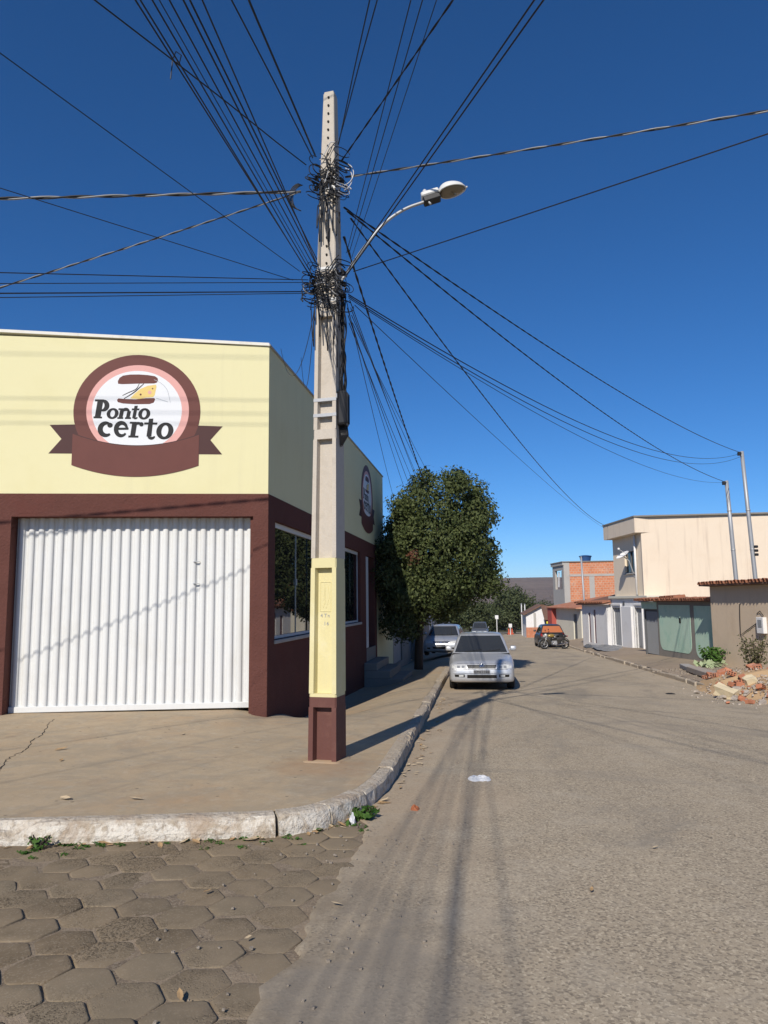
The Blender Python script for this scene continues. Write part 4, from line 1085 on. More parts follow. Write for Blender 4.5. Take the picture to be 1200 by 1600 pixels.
o = mb.make('cable_coil', mt['cablewhite'], smooth=True); tag(o, 'coil of white cable hanging on the right side of the upper tangle', 'cable')
mb = MB()
for k in range(4):
    pts = [(-2.03 - .12 * sin(q) - .02 * k, 7.9 + .02 * k, 6.30 + .16 * cos(q) + .02 * k) for q in np.linspace(0, 3.0, 10)]
    mb.tube(pts, .006, 6)
o = mb.make('cable_coil', mt['cable'], smooth=True); tag(o, 'black cable loops hanging left of the upper tangle', 'cable')

# ================================================================ VEHICLES
def lerp_keys(keys, y):
    if y <= keys[0][0]: return keys[0][1:]
    for a, b in zip(keys[:-1], keys[1:]):
        if y <= b[0]:
            f = (y - a[0]) / (b[0] - a[0]); return [p + (q - p) * f for p, q in zip(a[1:], b[1:])]
    return keys[-1][1:]

def car(name, label, loc, rotz, spec, paint, group=None):
    """front of the car looks along -y in its own space"""
    t = thing(name, label, 'car', loc, rotz, group)
    K, wheels, wr = spec['body'], spec['wheels'], spec['wr']
    L0, L1 = K[0][0], K[-1][0]
    def body_sec(y):
        w, zb, zs, zt = lerp_keys(K, y); zlow = zb
        for yw in wheels:
            d = abs(y - yw)
            if d < wr * 1.2: zlow = max(zlow, wr + sqrt(max(0, (wr * 1.2) ** 2 - d * d)) - .02)
        zlow = min(zlow, zs - .1)
        m = (zlow + zs) / 2
        half = [(0, zlow), (w * .80, zlow), (w * .955, zlow + .02), (w * .99, zlow + .07), (w * 1.0, m), (w * .985, zs - .05), (w * .95, zs), (w * .86, zs + (zt - zs) * .62), (w * .6, zs + (zt - zs) * .9), (w * .3, zt - .004), (0, zt)]
        return half + [(-x, z) for x, z in half[-2:0:-1]]
    ysd = sorted(set([round(v, 4) for v in np.linspace(L0, L1, 64)] + [k[0] for k in K] + [round(w + q * wr * 1.2, 4) for w in wheels for q in (-1, -.999, 1, .999)]))
    mb = MB(); secs = [body_sec(y) for y in ysd]; n = len(secs[0])
    for y, s in zip(ysd, secs): mb.v += [(x, y, z) for x, z in s]
    for j in range(len(ysd) - 1):
        for i in range(n):
            i2 = (i + 1) % n; mb.f.append((j * n + i, j * n + i2, (j + 1) * n + i2, (j + 1) * n + i))
    mb.f.append(tuple(range(n - 1, -1, -1))); mb.f.append(tuple((len(ysd) - 1) * n + i for i in range(n)))
    body = fixnormals(mb.make('body', paint, t, local=True, smooth=True))
    bv = BVHTree.FromPolygons([Vector(v) for v in mb.v], mb.f)
    # cabin
    G = spec['cabin']                                    # (y, z) of windscreen base, roof front, roof rear, rear base + half widths
    (yb0, zb0), (yr0, zr0), (yr1, zr1), (yb1, zb1), wb, wr_ = G
    def cab(u, v):                                       # u across -1..1, v along 0..1
        pr = [(yb0, zb0, wb), (yr0 - .10, zr0 - .035, wr_ + .03), (yr0 + .12, zr0 + .005, wr_), ((yr0 + yr1) / 2, max(zr0, zr1) + .02, wr_), (yr1 - .1, zr1 + .005, wr_), (yr1 + .08, zr1 - .04, wr_ + .02), (yb1, zb1, wb * .97)]
        k = v * (len(pr) - 1); i = min(int(k), len(pr) - 2); f = k - i; a, b = pr[i], pr[i + 1]
        return [a[q] + (b[q] - a[q]) * f for q in range(3)]
    mb = MB(); NV = 36; NU = 14
    for j in range(NV + 1):
        y, z, w = cab(0, j / NV); zbase = min(zb0, zb1) - .06; ring = []
        wbase = wb + .015
        hts = max(z - zbase, .02)
        prof = [(-wbase, zbase), (-(wbase * .6 + w * .4), zbase + hts * .42), (-(wbase * .2 + w * .8), zbase + hts * .8), (-w * .985, zbase + hts * .93), (-w * .88, zbase + hts * .985), (-w * .5, zbase + hts * 1.005), (0, zbase + hts * 1.012)]
        prof = prof + [(-x, zq) for x, zq in prof[-2::-1]]
        mb.v += [(x, y + .06 * (1 - (x / wbase) ** 2) * (-1 if j < NV / 2 else 1) * (1 if (j < 7 or j > NV - 7) else 0) * (1 - abs(zq - zbase) / max(hts, .02) * .3), zq) for x, zq in prof]
    npf = 13
    for j in range(NV):
        for i in range(npf - 1): a = j * npf + i; mb.f.append((a, a + 1, a + npf + 1, a + npf))
    cabin = fixnormals(mb.make('cabin', paint, t, local=True, smooth=True))
    cv = BVHTree.FromPolygons([Vector(v) for v in mb.v], mb.f)
    def stick(nm, corners, axis, sgn, mat, parent, off=.006, nu=8, nv=4, trees=(bv, cv), label=None):
        """bilinear patch given in the plane across `axis`, laid on the bodywork"""
        (a0, b0), (a1, b1), (a2, b2), (a3, b3) = corners; m = MB(); ok = True
        dirv = Vector((0, -sgn, 0)) if axis == 'y' else Vector((-sgn, 0, 0))
        def pt(u, v):
            a = (a0 * (1 - u) + a1 * u) * (1 - v) + (a3 * (1 - u) + a2 * u) * v; b = (b0 * (1 - u) + b1 * u) * (1 - v) + (b3 * (1 - u) + b2 * u) * v
            o = Vector((a, sgn * 6, b)) if axis == 'y' else Vector((sgn * 6, a, b)); best = None
            for tr in trees:
                h = tr.ray_cast(o, dirv)
                if h[0] is not None and (best is None or h[3] < best[1]): best = (h[0], h[3])
            p = best[0] if best else o + dirv * (6 - (abs(L0) if axis == 'y' else .8))
            return tuple(p - dirv * off)
        m.quadgrid(pt, nu, nv); b = len(m.v); nn = len(m.v)
        # give the patch thickness
        m.v += [tuple(Vector(v) + dirv * (off + .02)) for v in m.v]
        W_ = nu + 1; edge = [i for i in range(nu)] 
        loop = list(range(0, nu + 1)) + [nu + W_ * j for j in range(1, nv + 1)] + [W_ * nv + i for i in range(nu - 1, -1, -1)] + [W_ * j for j in range(nv - 1, 0, -1)]
        for i in range(len(loop)):
            p, q = loop[i], loop[(i + 1) % len(loop)]; m.f.append((p, p + nn, q + nn, q))
        return fixnormals(m.make(nm, mat, parent, local=True, label=label))
    hw = K[len(K) // 2][1]
    # glazing
    zt0 = zr0 - .07
    stick('windscreen', [(-wb * .93, zb0 + .02), (wb * .93, zb0 + .02), (wr_ * .93, zt0), (-wr_ * .93, zt0)], 'y', -1, mt['carglass'], cabin, .008, 12, 6, (cv,))
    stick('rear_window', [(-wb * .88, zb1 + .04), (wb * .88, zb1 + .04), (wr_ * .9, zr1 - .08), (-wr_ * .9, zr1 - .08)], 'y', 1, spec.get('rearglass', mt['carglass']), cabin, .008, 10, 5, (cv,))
    zs_ = (zb0 + zb1) / 2 + .02
    for s in (-1, 1):
        ym = (yr0 + yr1) / 2
        stick('side_window', [(yb0 + .28, zs_), (ym - .03, zs_), (ym - .03, zr0 - .07), (yr0 + .06, zr0 - .07)], 'x', s, mt['carglass'], cabin, .006, 8, 4, (cv,))
        stick('side_window', [(ym + .03, zs_), (yb1 - .3, zs_), (yr1 - .02, zr1 - .08), (ym + .03, zr0 - .07)], 'x', s, mt['carglass'], cabin, .006, 8, 4, (cv,))
        m = MB(); yq = yb0 + .34; xq = s * (wb + .02)
        m.bevbox(min(xq, xq + s * .06), max(xq, xq + s * .06), yq - .015, yq + .015, zs_ + .02, zs_ + .05, .004)
        mir = m.make('mirror', paint, t, local=True)
        m = MB(); m.bevbox(xq + s * .02 if s > 0 else xq - .02 - .16, xq + .02 + .16 if s > 0 else xq - .02, yq - .06, yq + .05, zs_ + .0, zs_ + .125, .035, None, 2); m.make('mirror_shell', paint, mir, local=True, smooth=True)
        m = MB(); y_a = yb0 + .25
        m.tube([(s * (hw * 1.004), yb0 + .3, K[3][2] + .1), (s * (hw * 1.006), yb0 + .32, .3)], .004, 4); m.make('door_gap', mt['hole'], body, local=True)
    # wheels
    wm = MB(); wm.lathe([(wr * .62, -.085), (wr * .9, -.092), (wr, -.06), (wr * 1.005, 0), (wr, .06), (wr * .9, .092), (wr * .62, .085)], (0, 0, 0), 'X', 28)
    rim = MB(); rim.lathe([(.03, -.095), (wr * .3, -.088), (wr * .56, -.075), (wr * .63, -.09), (wr * .63, .09), (wr * .56, .075), (wr * .3, .088), (.03, .095)], (0, 0, 0), 'X', 24)
    for yw in wheels:
        for s in (-1, 1):
            x = s * (hw - .105); w = add('wheel', [(a + x, b + yw, c + wr) for a, b, c in wm.v], wm.f, mt['tyre'], t, local=True, smooth=True)
            add('rim', [(a + x, b + yw, c + wr) for a, b, c in rim.v], rim.f, mt['galv'], w, local=True, smooth=True)
    m = MB(); m.box(-hw * .78, hw * .78, L0 + .35, L1 - .35, .16, .45); m.make('underbody', mt['hole'], t, local=True)
    # wipers
    if spec.get('wipers', True):
        for x0, x1 in ((-.42, .02), (.05, .5)):
            m = MB(); pts = []
            for k in range(6):
                f = k / 5; o = Vector((x0 + (x1 - x0) * f, -6, zb0 + .035 + .05 * f)); h = cv.ray_cast(o, Vector((0, 1, 0)))
                if h[0] is not None: pts.append(h[0] + Vector((0, -.02, .0)))
            if len(pts) > 2: m.tube(pts, .008, 5); m.make('wiper', mt['blackplastic'], t, local=True)
    return t, body, stick

SEDAN = dict(body=[(-2.06, .60, .30, .50, .54), (-2.04, .70, .24, .53, .59), (-1.98, .765, .21, .60, .675), (-1.86, .80, .20, .655, .735), (-1.5, .815, .2, .72, .80), (-1.05, .825, .2, .775, .87), (-.75, .83, .2, .80, .905), (0, .83, .2, .82, .92), (.9, .83, .2, .84, .94), (1.45, .825, .2, .87, .97), (1.9, .79, .24, .86, .96), (2.04, .72, .3, .8, .9)],
             wheels=(-1.26, 1.18), wr=.285, cabin=((-.88, .885), (-.25, 1.40), (.75, 1.40), (1.42, .945), .735, .565))
HATCH = dict(body=[(-1.95, .62, .28, .54, .60), (-1.92, .71, .23, .57, .66), (-1.85, .78, .2, .64, .74), (-1.7, .815, .2, .70, .82), (-1.3, .83, .2, .78, .91), (-.85, .84, .2, .85, .97), (0, .84, .2, .88, .98), (1.2, .84, .2, .9, 1.0), (1.75, .82, .24, .9, 1.0), (1.92, .76, .3, .82, .9)],
             wheels=(-1.2, 1.22), wr=.3, cabin=((-1.0, .93), (-.3, 1.47), (1.2, 1.48), (1.82, .98), .75, .57))
SUV = dict(body=[(-2.15, .68, .38, .72, .78), (-2.1, .78, .33, .76, .86), (-1.95, .86, .3, .84, .95), (-1.2, .88, .3, .95, 1.05), (-.8, .88, .3, 1.0, 1.1), (0, .88, .3, 1.02, 1.1), (1.9, .88, .3, 1.02, 1.1), (2.15, .82, .38, .95, 1.02)],
           wheels=(-1.35, 1.3), wr=.37, cabin=((-1.0, 1.07), (-.4, 1.68), (1.5, 1.7), (2.0, 1.1), .78, .62))
def pick(k, j): return k[j]

# ---- near silver sedan facing the camera
def z_at(y): return roadz(y) + .026
cx, cy = -.26, 19.75
sedan, body, stick = car('parked_sedan', 'silver sedan parked facing the camera at the left kerb, nearest car', (cx, cy, z_at(cy)), radians(1.2), SEDAN, mt['silver'], 'cars parked in the street')
sedan.rotation_euler = (math.atan(-SL), 0, radians(1.2)); sedan.scale = (.955, .97, .945)
FR = -1
stick('bonnet_gap', [(-.60, .655), (.60, .655), (.60, .662), (-.60, .662)], 'y', FR, mt['hole'], body, .003, 12, 1)
g = stick('grille', [(-.335, .545), (.335, .545), (.36, .635), (-.36, .635)], 'y', FR, mt['hole'], body, .004, 10, 2)
for k in range(3):
    z = .556 + .026 * k; stick('grille_bar', [(-.34, z), (.34, z), (.342, z + .005), (-.342, z + .005)], 'y', FR, mt['galv'], g, .008, 10, 1)
for s in (-1, 1):
    hl = stick('headlight', [(s * .37, .545), (s * .66, .55), (s * .67, .638), (s * .385, .638)], 'y', FR, mt['headlamp'], body, .010, 6, 3)
    for q in (.455, .57): stick('headlight_bowl', [(s * q - .035, .56), (s * q + .035, .56), (s * q + .035, .62), (s * q - .035, .62)], 'y', FR, mt['lampbowl'], hl, .014, 4, 2)
    stick('indicator', [(s * .675, .555), (s * .735, .56), (s * .735, .632), (s * .68, .638)], 'y', FR, mt['headlamp'], body, .008, 3, 2)
    stick('fog_lamp_recess', [(s * .42, .335), (s * .66, .345), (s * .67, .405), (s * .42, .405)], 'y', FR, mt['hole'], body, .006, 5, 2)
    stick('fog_lamp', [(s * .45, .35), (s * .56, .35), (s * .56, .392), (s * .45, .392)], 'y', FR, mt['headlamp'], body, .014, 3, 2)
stick('air_intake', [(-.36, .315), (.36, .315), (.36, .395), (-.36, .395)], 'y', FR, mt['hole'], body, .006, 10, 2)
stick('bumper_seam', [(-.72, .525), (.72, .525), (.72, .534), (-.72, .534)], 'y', FR, mt['hole'], body, .004, 14, 1)
stick('bumper_strip', [(-.70, .43), (.70, .43), (.70, .452), (-.70, .452)], 'y', FR, mt['silver2'], body, .014, 14, 1)
pl = stick('number_plate', [(-.20, .425), (.20, .425), (.20, .51), (-.20, .51)], 'y', FR, mt['cablegrey'], body, .022, 4, 1)
def nose_y(spec): return spec['body'][0][0]
for ch, x0 in zip('CPN1360', (-.155, -.105, -.055, .02, .065, .11, .155)):
    v, f = text_mesh(ch, .085)
    add('letter', [(x * .8 + x0, nose_y(SEDAN) - .028, .438 + y) for x, y, _ in v], [tuple(reversed(q)) for q in f], mt['black'], pl, local=True)
# round badge on the grille
m = MB(); rr = [(.062 * cos(a), nose_y(SEDAN) + .012, .598 + .062 * sin(a)) for a in np.linspace(0, 2 * pi, 29)]; m.tube(rr, .007, 6, False)
bd = m.make('emblem', mt['chrome'], body, local=True, smooth=True)
m = MB()
for P_ in ([(-.035, .645), (-.004, .602), (.004, .602), (.035, .645)], [(-.052, .625), (-.026, .555), (0, .598), (.026, .555), (.052, .625)]):
    m.tube([(x, nose_y(SEDAN) + .010, z) for x, z in P_], .0065, 5)
m.make('emblem_letters', mt['chrome'], bd, local=True)
m = MB(); m.lathe([(.06, -.004), (.06, .01)], (0, nose_y(SEDAN) + .02, .598), 'Y', 24); m.make('emblem_disc', mt['bluetank'], bd, local=True)
m = MB()
for x, z in ((-.36, 1.12), (.32, 1.1)): m.bevbox(x - .06, x + .06, -.42, -.36, z - .07, z + .07, .02)

# ---- bright hatchback on the pavement behind the tree
hatch, body, stick = car('parked_hatchback', 'bright silver hatchback half hidden behind the tree trunk, second car on the left', (-2.08, 35.1, .17 - SL * 35.1), radians(-3), HATCH, mt['silver2'], 'cars parked in the street')
hatch.rotation_euler = (math.atan(-SL), 0, radians(-3)); hatch.scale = (1, 1, .93)
stick('grille', [(-.34, .60), (.34, .60), (.38, .69), (-.38, .69)], 'y', FR, mt['hole'], body, .004, 8, 2)
for k in range(2): stick('grille_bar', [(-.36, .622 + .035 * k), (.36, .622 + .035 * k), (.36, .634 + .035 * k), (-.36, .634 + .035 * k)], 'y', FR, mt['chrome'], body, .012, 8, 1)
stick('emblem', [(-.06, .62), (.06, .62), (.03, .69), (-.03, .69)], 'y', FR, mt['chrome'], body, .02, 3, 2)
for s in (-1, 1):
    stick('headlight', [(s * .40, .60), (s * .70, .62), (s * .72, .74), (s * .42, .70)], 'y', FR, mt['headlamp'], body, .01, 5, 3)
    stick('fog_lamp', [(s * .48, .33), (s * .62, .33), (s * .62, .40), (s * .48, .40)], 'y', FR, mt['hole'], body, .008, 3, 2)
stick('air_intake', [(-.34, .34), (.34, .34), (.38, .44), (-.38, .44)], 'y', FR, mt['hole'], body, .006, 8, 2)
stick('number_plate', [(-.2, .46), (.2, .46), (.2, .55), (-.2, .55)], 'y', FR, mt['cablegrey'], body, .015, 4, 1)

# ---- dark SUV further down
suv, body, stick = car('parked_suv', 'slate grey utility car further down the left side beyond the sedan roof', (-1.05, 79, z_at(79)), 0, SUV, mt['suv'], 'cars parked in the street')
stick('grille', [(-.38, .70), (.38, .70), (.4, .82), (-.4, .82)], 'y', FR, mt['hole'], body, .006, 6, 2)
for s in (-1, 1): stick('headlight', [(s * .46, .70), (s * .76, .72), (s * .78, .84), (s * .46, .82)], 'y', FR, mt['headlamp'], body, .01, 4, 2)
stick('number_plate', [(-.2, .5), (.2, .5), (.2, .6), (-.2, .6)], 'y', FR, mt['cablegrey'], body, .015, 3, 1)

# ---- dark hatchback on the right, seen from behind
spec = dict(HATCH); spec['rearglass'] = mt['orange']; spec['wipers'] = False  # orange put into the rear window's colour in place of reflecting glass
dk, body, stick = car('parked_hatchback', 'dark grey hatchback with orange rear window parked behind the motorcycle', (3.85, 50.2, z_at(50.2)), pi + radians(2), spec, mt['darkcar'], 'cars parked in the street')
for s in (-1, 1): stick('tail_light', [(s * .60, .78), (s * .74, .78), (s * .74, .96), (s * .64, .96)], 'y', 1, mt['redlamp'], body, .012, 3, 3)
stick('number_plate', [(-.2, .56), (.2, .56), (.2, .66), (-.2, .66)], 'y', 1, mt['cablegrey'], body, .015, 3, 1)
stick('bumper_seam', [(-.7, .5), (.7, .5), (.7, .515), (-.7, .515)], 'y', 1, mt['hole'], body, .006, 8, 1)

# ---- motorcycle parked across, front wheel to the left
mo = thing('motorcycle', 'black and gold motorcycle leaning on its stand behind the dark hatchback', 'motorcycle', (3.82, 45.9, z_at(45.9)), radians(12))
mo.rotation_euler = (radians(-8), 0, radians(14))
def ring_mesh(cx, R, r, n=26, w=10):
    m = MB()
    m.tube([(cx + R * cos(a), 0, R + r + R * sin(a)) for a in np.linspace(0, 2 * pi, n)], r, w, False); return m
for cxx, nm in ((-.63, 'wheel'), (.62, 'wheel')):
    w = ring_mesh(cxx, .25, .048).make('wheel', mt['tyre'], mo, local=True, smooth=True)
    m = MB(); m.tube([(cxx + .2 * cos(a), 0, .298 + .2 * sin(a)) for a in np.linspace(0, 2 * pi, 24)], .014, 6, False)
    for k in range(5):
        a = 2 * pi * k / 5; m.tube([(cxx, 0, .298), (cxx + .2 * cos(a), 0, .298 + .2 * sin(a))], .012, 5)
    m.lathe([(.05, -.05), (.05, .05)], (cxx, 0, .298), 'Y', 12); m.make('rim', mt['engine'], w, local=True)
m = MB(); m.tube([(-.63, -.07, .3), (-.42, -.07, .85)], .02, 8); m.tube([(-.63, .07, .3), (-.42, .07, .85)], .02, 8); m.make('fork', mt['engine'], mo, local=True, smooth=True)
m = MB(); m.quadgrid(lambda u, v: (-.63 + .33 * cos(radians(35 + 130 * u)), -.07 + .14 * v, .30 + .33 * sin(radians(35 + 130 * u))), 12, 3); m.make('front_fender', mt['moto_gold'], mo, local=True, smooth=True)
m = MB(); m.quadgrid(lambda u, v: (.60 + .34 * cos(radians(10 + 120 * u)), -.08 + .16 * v, .32 + .34 * sin(radians(10 + 120 * u))), 12, 3); m.make('rear_fender', mt['moto_dark'], mo, local=True, smooth=True)
m = MB(); m.tube([(-.42, 0, .84), (-.2, 0, .55), (.0, 0, .32), (.3, 0, .33), (.62, 0, .3)], .025, 8); m.tube([(-.4, 0, .76), (.1, 0, .68), (.7, 0, .78)], .025, 8); m.make('frame', mt['moto_dark'], mo, local=True, smooth=True)
def blob(cx, cz, lx, ly, lz, mat, nm, cy=0, top=0):
    m = MB(); m.quadgrid(lambda u, v: (cx + lx * cos(pi * (v - .5)) * cos(2 * pi * u), cy + ly * cos(pi * (v - .5)) * sin(2 * pi * u), cz + lz * sin(pi * (v - .5)) + top * cos(2 * pi * u)), 16, 8)
    return m.make(nm, mat, mo, local=True, smooth=True)
blob(-.17, .80, .25, .13, .12, mt['moto_gold'], 'fuel_tank')
blob(.33, .82, .38, .12, .06, mt['moto_dark'], 'seat', 0, .04)
blob(.66, .76, .16, .1, .07, mt['moto_dark'], 'tail')
blob(.83, .76, .04, .06, .04, mt['redlamp'], 'tail_light')
blob(-.5, .84, .09, .09, .09, mt['headlamp'], 'headlight')
m = MB(); m.bevbox(-.16, .16, -.12, .12, .24, .50, .04); eng = m.make('engine', mt['engine'], mo, local=True)
m = MB(); m.lathe([(.09, -.15), (.1, -.1), (.1, .1), (.09, .15)], (.05, 0, .34), 'Y', 14); m.make('crankcase', mt['engine'], eng, local=True)
m = MB(); m.tube([(-.1, -.13, .42), (-.18, -.15, .28), (.05, -.16, .22), (.35, -.17, .26), (.8, -.18, .36)], [.02, .02, .022, .04, .045], 8); m.make('exhaust', mt['chrome'], mo, local=True, smooth=True)
m = MB(); m.tube([(-.36, -.36, 1.02), (-.42, -.2, .97), (-.42, .2, .97), (-.36, .36, 1.02)], .014, 8); m.make('handlebar', mt['moto_dark'], mo, local=True)
for s in (-1, 1):
    m = MB(); m.tube([(-.4, s * .26, .99), (-.4, s * .3, 1.14)], .008, 5); m.bevbox(-.42, -.39, s * .3 - .06, s * .3 + .06, 1.12, 1.19, .01); m.make('mirror', mt['moto_dark'], mo, local=True)
blob(-.02, .62, .22, .15, .09, mt['moto_dark'], 'side_panel')
m = MB(); m.tube([(.05, -.1, .28), (.0, -.32, .03)], .014, 6); m.make('side_stand', mt['moto_dark'], mo, local=True)

# ================================================================ TREES
def leaf_cloud(name, centers, normals, size, mat, parent, rg, droop=.3, fold=True, kind=None):
    """one leaf-shaped, folded face pair per centre"""
    n = len(centers); C_ = np.asarray(centers, float)
    N_ = np.asarray(normals, float) + rg.normal(0, .55, (n, 3)); N_ /= np.linalg.norm(N_, axis=1)[:, None]
    T_ = rg.normal(0, 1, (n, 3)); T_[:, 2] -= droop; T_ -= N_ * (T_ * N_).sum(1)[:, None]; T_ /= np.linalg.norm(T_, axis=1)[:, None]
    B_ = np.cross(N_, T_); s = (size * rg.uniform(.65, 1.25, n))[:, None]
    wd = .30
    v0 = C_ - T_ * s * .5; v1 = C_ + B_ * s * wd + N_ * s * .07; v2 = C_ + T_ * s * .5; v3 = C_ - B_ * s * wd + N_ * s * .07
    V = np.stack([v0, v1, v2, v3], 1).reshape(-1, 3)
    if parent is not None:
        inv = np.array(WM[parent].inverted()); V = V @ inv[:3, :3].T + inv[:3, 3]
    me = bpy.data.meshes.new(name)
    me.vertices.add(4 * n); me.vertices.foreach_set('co', V.astype(np.float32).ravel())
    idx = (np.arange(n)[:, None] * 4 + np.array([0, 1, 2, 0, 2, 3])[None, :]).astype(np.int32).ravel()
    me.loops.add(6 * n); me.loops.foreach_set('vertex_index', idx)
    me.polygons.add(2 * n); me.polygons.foreach_set('loop_start', np.arange(0, 6 * n, 3, dtype=np.int32)); me.polygons.foreach_set('loop_total', np.full(2 * n, 3, np.int32))
    me.materials.append(mat); me.update(calc_edges=True)
    o = bpy.data.objects.new(name, me); COL.objects.link(o); o.parent = parent
    WM[o] = WM[parent].copy() if parent is not None else Matrix.Identity(4)
    if kind: o['kind'] = kind
    return o

def crown_points(lobes, n, rg, shell=.55, ao=None):
    """points in the outer shell of a union of ellipsoid lobes (cx,cy,cz,rx,ry,rz)"""
    L = np.array(lobes, float); area = (L[:, 3] * L[:, 4] * L[:, 5]) ** (2 / 3.); pr = area / area.sum()
    P, N = [], []
    k = rg.choice(len(L), size=n, p=pr)
    d = rg.normal(0, 1, (n, 3)); d /= np.linalg.norm(d, axis=1)[:, None]
    r = 1 - shell * rg.random(n) ** 1.6
    p = L[k, :3] + d * L[k, 3:6] * r[:, None]
    nn = d / L[k, 3:6]; nn /= np.linalg.norm(nn, axis=1)[:, None]
    keep = np.ones(n, bool)
    for j in range(len(L)):
        q = (p - L[j, :3]) / L[j, 3:6]; keep &= ~(((q ** 2).sum(1) < .36) & (k != j))
    return p[keep], nn[keep]

def twig_clumps(p, nn, per, spread, rg):
    idx = np.repeat(np.arange(len(p)), per)
    off = rg.normal(0, spread, (len(idx), 3))
    return p[idx] + off, nn[idx]

def tree(name, label, base, trunk_pts, trunk_r, limbs, lobes, n, leaf, mat, seed, group=None, clump=5, spread=.1, accent=None, holes=0):
    rg = np.random.default_rng(seed); th = thing(name, label, 'tree', base, 0, group)
    m = MB(); m.tube(catmull(trunk_pts, 6), list(np.linspace(trunk_r, trunk_r * .55, 6 * (len(trunk_pts) - 1) + 1)), 10)
    tr = m.make('trunk', mt['bark'], th, smooth=True)
    for lp, lr in limbs:
        m = MB(); pts = catmull(lp, 5); m.tube(pts, list(np.linspace(lr, lr * .3, len(pts))), 7); m.make('limb', mt['bark'], tr, smooth=True)
    p, nn = crown_points(lobes, n, rg)
    if holes:                                            # pockets between leaf clumps
        q = p * holes; m = np.sin(q[:, 0] * 1.0 + 1.3 * np.sin(q[:, 2] * .7)) * np.sin(q[:, 1] * 1.1 + .9 * np.sin(q[:, 0] * .8)) * np.sin(q[:, 2] * 1.2 + 1.1 * np.sin(q[:, 1] * .9))
        k_ = m > -.27; p, nn = p[k_], nn[k_]
    p, nn = twig_clumps(p, nn, clump, spread, rg)
    cr = leaf_cloud('crown', p, nn, leaf, mat, th, rg)
    if accent:
        (ax, ay, az, ar, k, am) = accent; d = rg.normal(0, 1, (k, 3)); d /= np.linalg.norm(d, axis=1)[:, None]
        leaf_cloud('faded_leaves', np.array([ax, ay, az]) + d * ar * rg.random((k, 1)), np.tile([0, -1, .3], (k, 1)), leaf, am, th, rg)
    return th
# big dense street tree
Rt = random.Random(21)
tb = (-2.3, 23.9, -.56)
lobes = []
core = [(-1.55, 23.6, 4.2, 1.5, 1.5, 1.55), (-1.5, 23.5, 3.1, 1.62, 1.6, 1.5), (-1.75, 23.7, 2.15, 1.38, 1.5, 1.1), (-2.1, 23.8, 1.7, 1.05, 1.4, .8), (-2.5, 23.7, 2.9, 1.0, 1.4, 1.9), (-.95, 23.6, 2.5, 1.1, 1.3, 1.2)]
lobes += core
for k in range(90):                                      # smaller tufts over the surface give the uneven outline
    c = core[Rt.choice([0, 0, 1, 1, 2, 3, 4, 5])]; a, b = Rt.uniform(0, 2 * pi), Rt.uniform(-.5, 1)
    q = sqrt(max(0, 1 - b * b)); r = Rt.uniform(.24, .55)
    lobes.append((c[0] + c[3] * q * cos(a) * .95, c[1] + c[4] * q * sin(a) * .95, c[2] + c[5] * b * .95, r, r, r * Rt.uniform(.8, 1.2)))
lobes += [(-2.8, 23.8, 1.0, .75, 1.1, .65), (-2.75, 23.6, 1.0, .5, .9, .4), (-2.5, 23.4, .72, .34, .4, .36)]
lobes.append((-.02, 23.4, 2.55, .22, .3, .3)); lobes.append((.12, 23.4, 2.45, .14, .2, .16))
limbs = []
for k in range(9):
    a = 2 * pi * k / 9; limbs.append(([(-2.25, 23.85, .7), (-2.1 + .4 * cos(a), 23.8 + .4 * sin(a), 1.7), (-1.8 + 1.0 * cos(a), 23.7 + 1.0 * sin(a), 2.7 + .25 * (k % 3)), (-1.7 + 1.2 * cos(a), 23.7 + 1.2 * sin(a), 3.7 + .3 * (k % 3))], .07))
tree('street_tree', 'large dense dark green tree on the pavement beside the shop', tb, [tb, (-2.27, 23.88, .2), (-2.2, 23.85, .9), (-1.95, 23.75, 2.2), (-1.8, 23.7, 3.4)], .15, limbs, lobes, 26000, .11, mt['leaf'], 4, None, 5, .085, (-2.25, 22.35, 2.95, .3, 120, mt['leafred']), 7.0)

# trees further down the street
def simple_tree(name, label, x, y, z0, h, rx, seed, mat='leaf2', n=1500, leaf=.3, group='trees down the street', trunk=.14, low=.25):
    Rr = random.Random(seed); lob = [(x, y, z0 + h * (low + (1 - low) / 2), rx, rx, h * (1 - low) / 2)]
    for k in range(26):
        a, b = Rr.uniform(0, 2 * pi), Rr.uniform(-.8, 1); q = sqrt(max(0, 1 - b * b)); r = rx * Rr.uniform(.25, .45)
        lob.append((x + rx * q * cos(a) * .9, y + rx * q * sin(a) * .9, lob[0][2] + lob[0][5] * b * .9, r, r, r))
    return tree(name, label, (x, y, z0), [(x, y, z0 - .2), (x + .1, y, z0 + h * .3), (x, y, z0 + h * .6)], trunk,
                [([(x, y, z0 + h * .3), (x + rx * .4 * cos(a), y + rx * .4 * sin(a), z0 + h * .55), (x + rx * .7 * cos(a), y + rx * .7 * sin(a), z0 + h * .75)], trunk * .5) for a in (0, 1.6, 3.1, 4.7)],
                lob, n, leaf, mt[mat], seed, group, 5, leaf * .9)
simple_tree('roadside_tree', 'round dark tree in front of the hill beside the far white house', 3.6, 112, -3.5, 6.2, 2.9, 31, n=2200, leaf=.34)
simple_tree('roadside_tree', 'lower dark tree left of the round tree in front of the hill', .2, 118, -3.6, 4.0, 2.2, 32, n=1500, leaf=.34)
simple_tree('roadside_tree', 'dark tree showing below the big crown, above the grey utility car', -2.3, 84, -2.4, 4.0, 2.0, 33, n=1900, leaf=.26)
simple_tree('roadside_tree', 'small dark tree between the big crown and the far street', -.7, 100, -3.0, 3.6, 1.9, 34, n=1300, leaf=.28)
simple_tree('roadside_tree', 'dark bushy tree behind the bright hatchback', -4.2, 52, -1.5, 5.2, 2.3, 35, n=2000, leaf=.2)
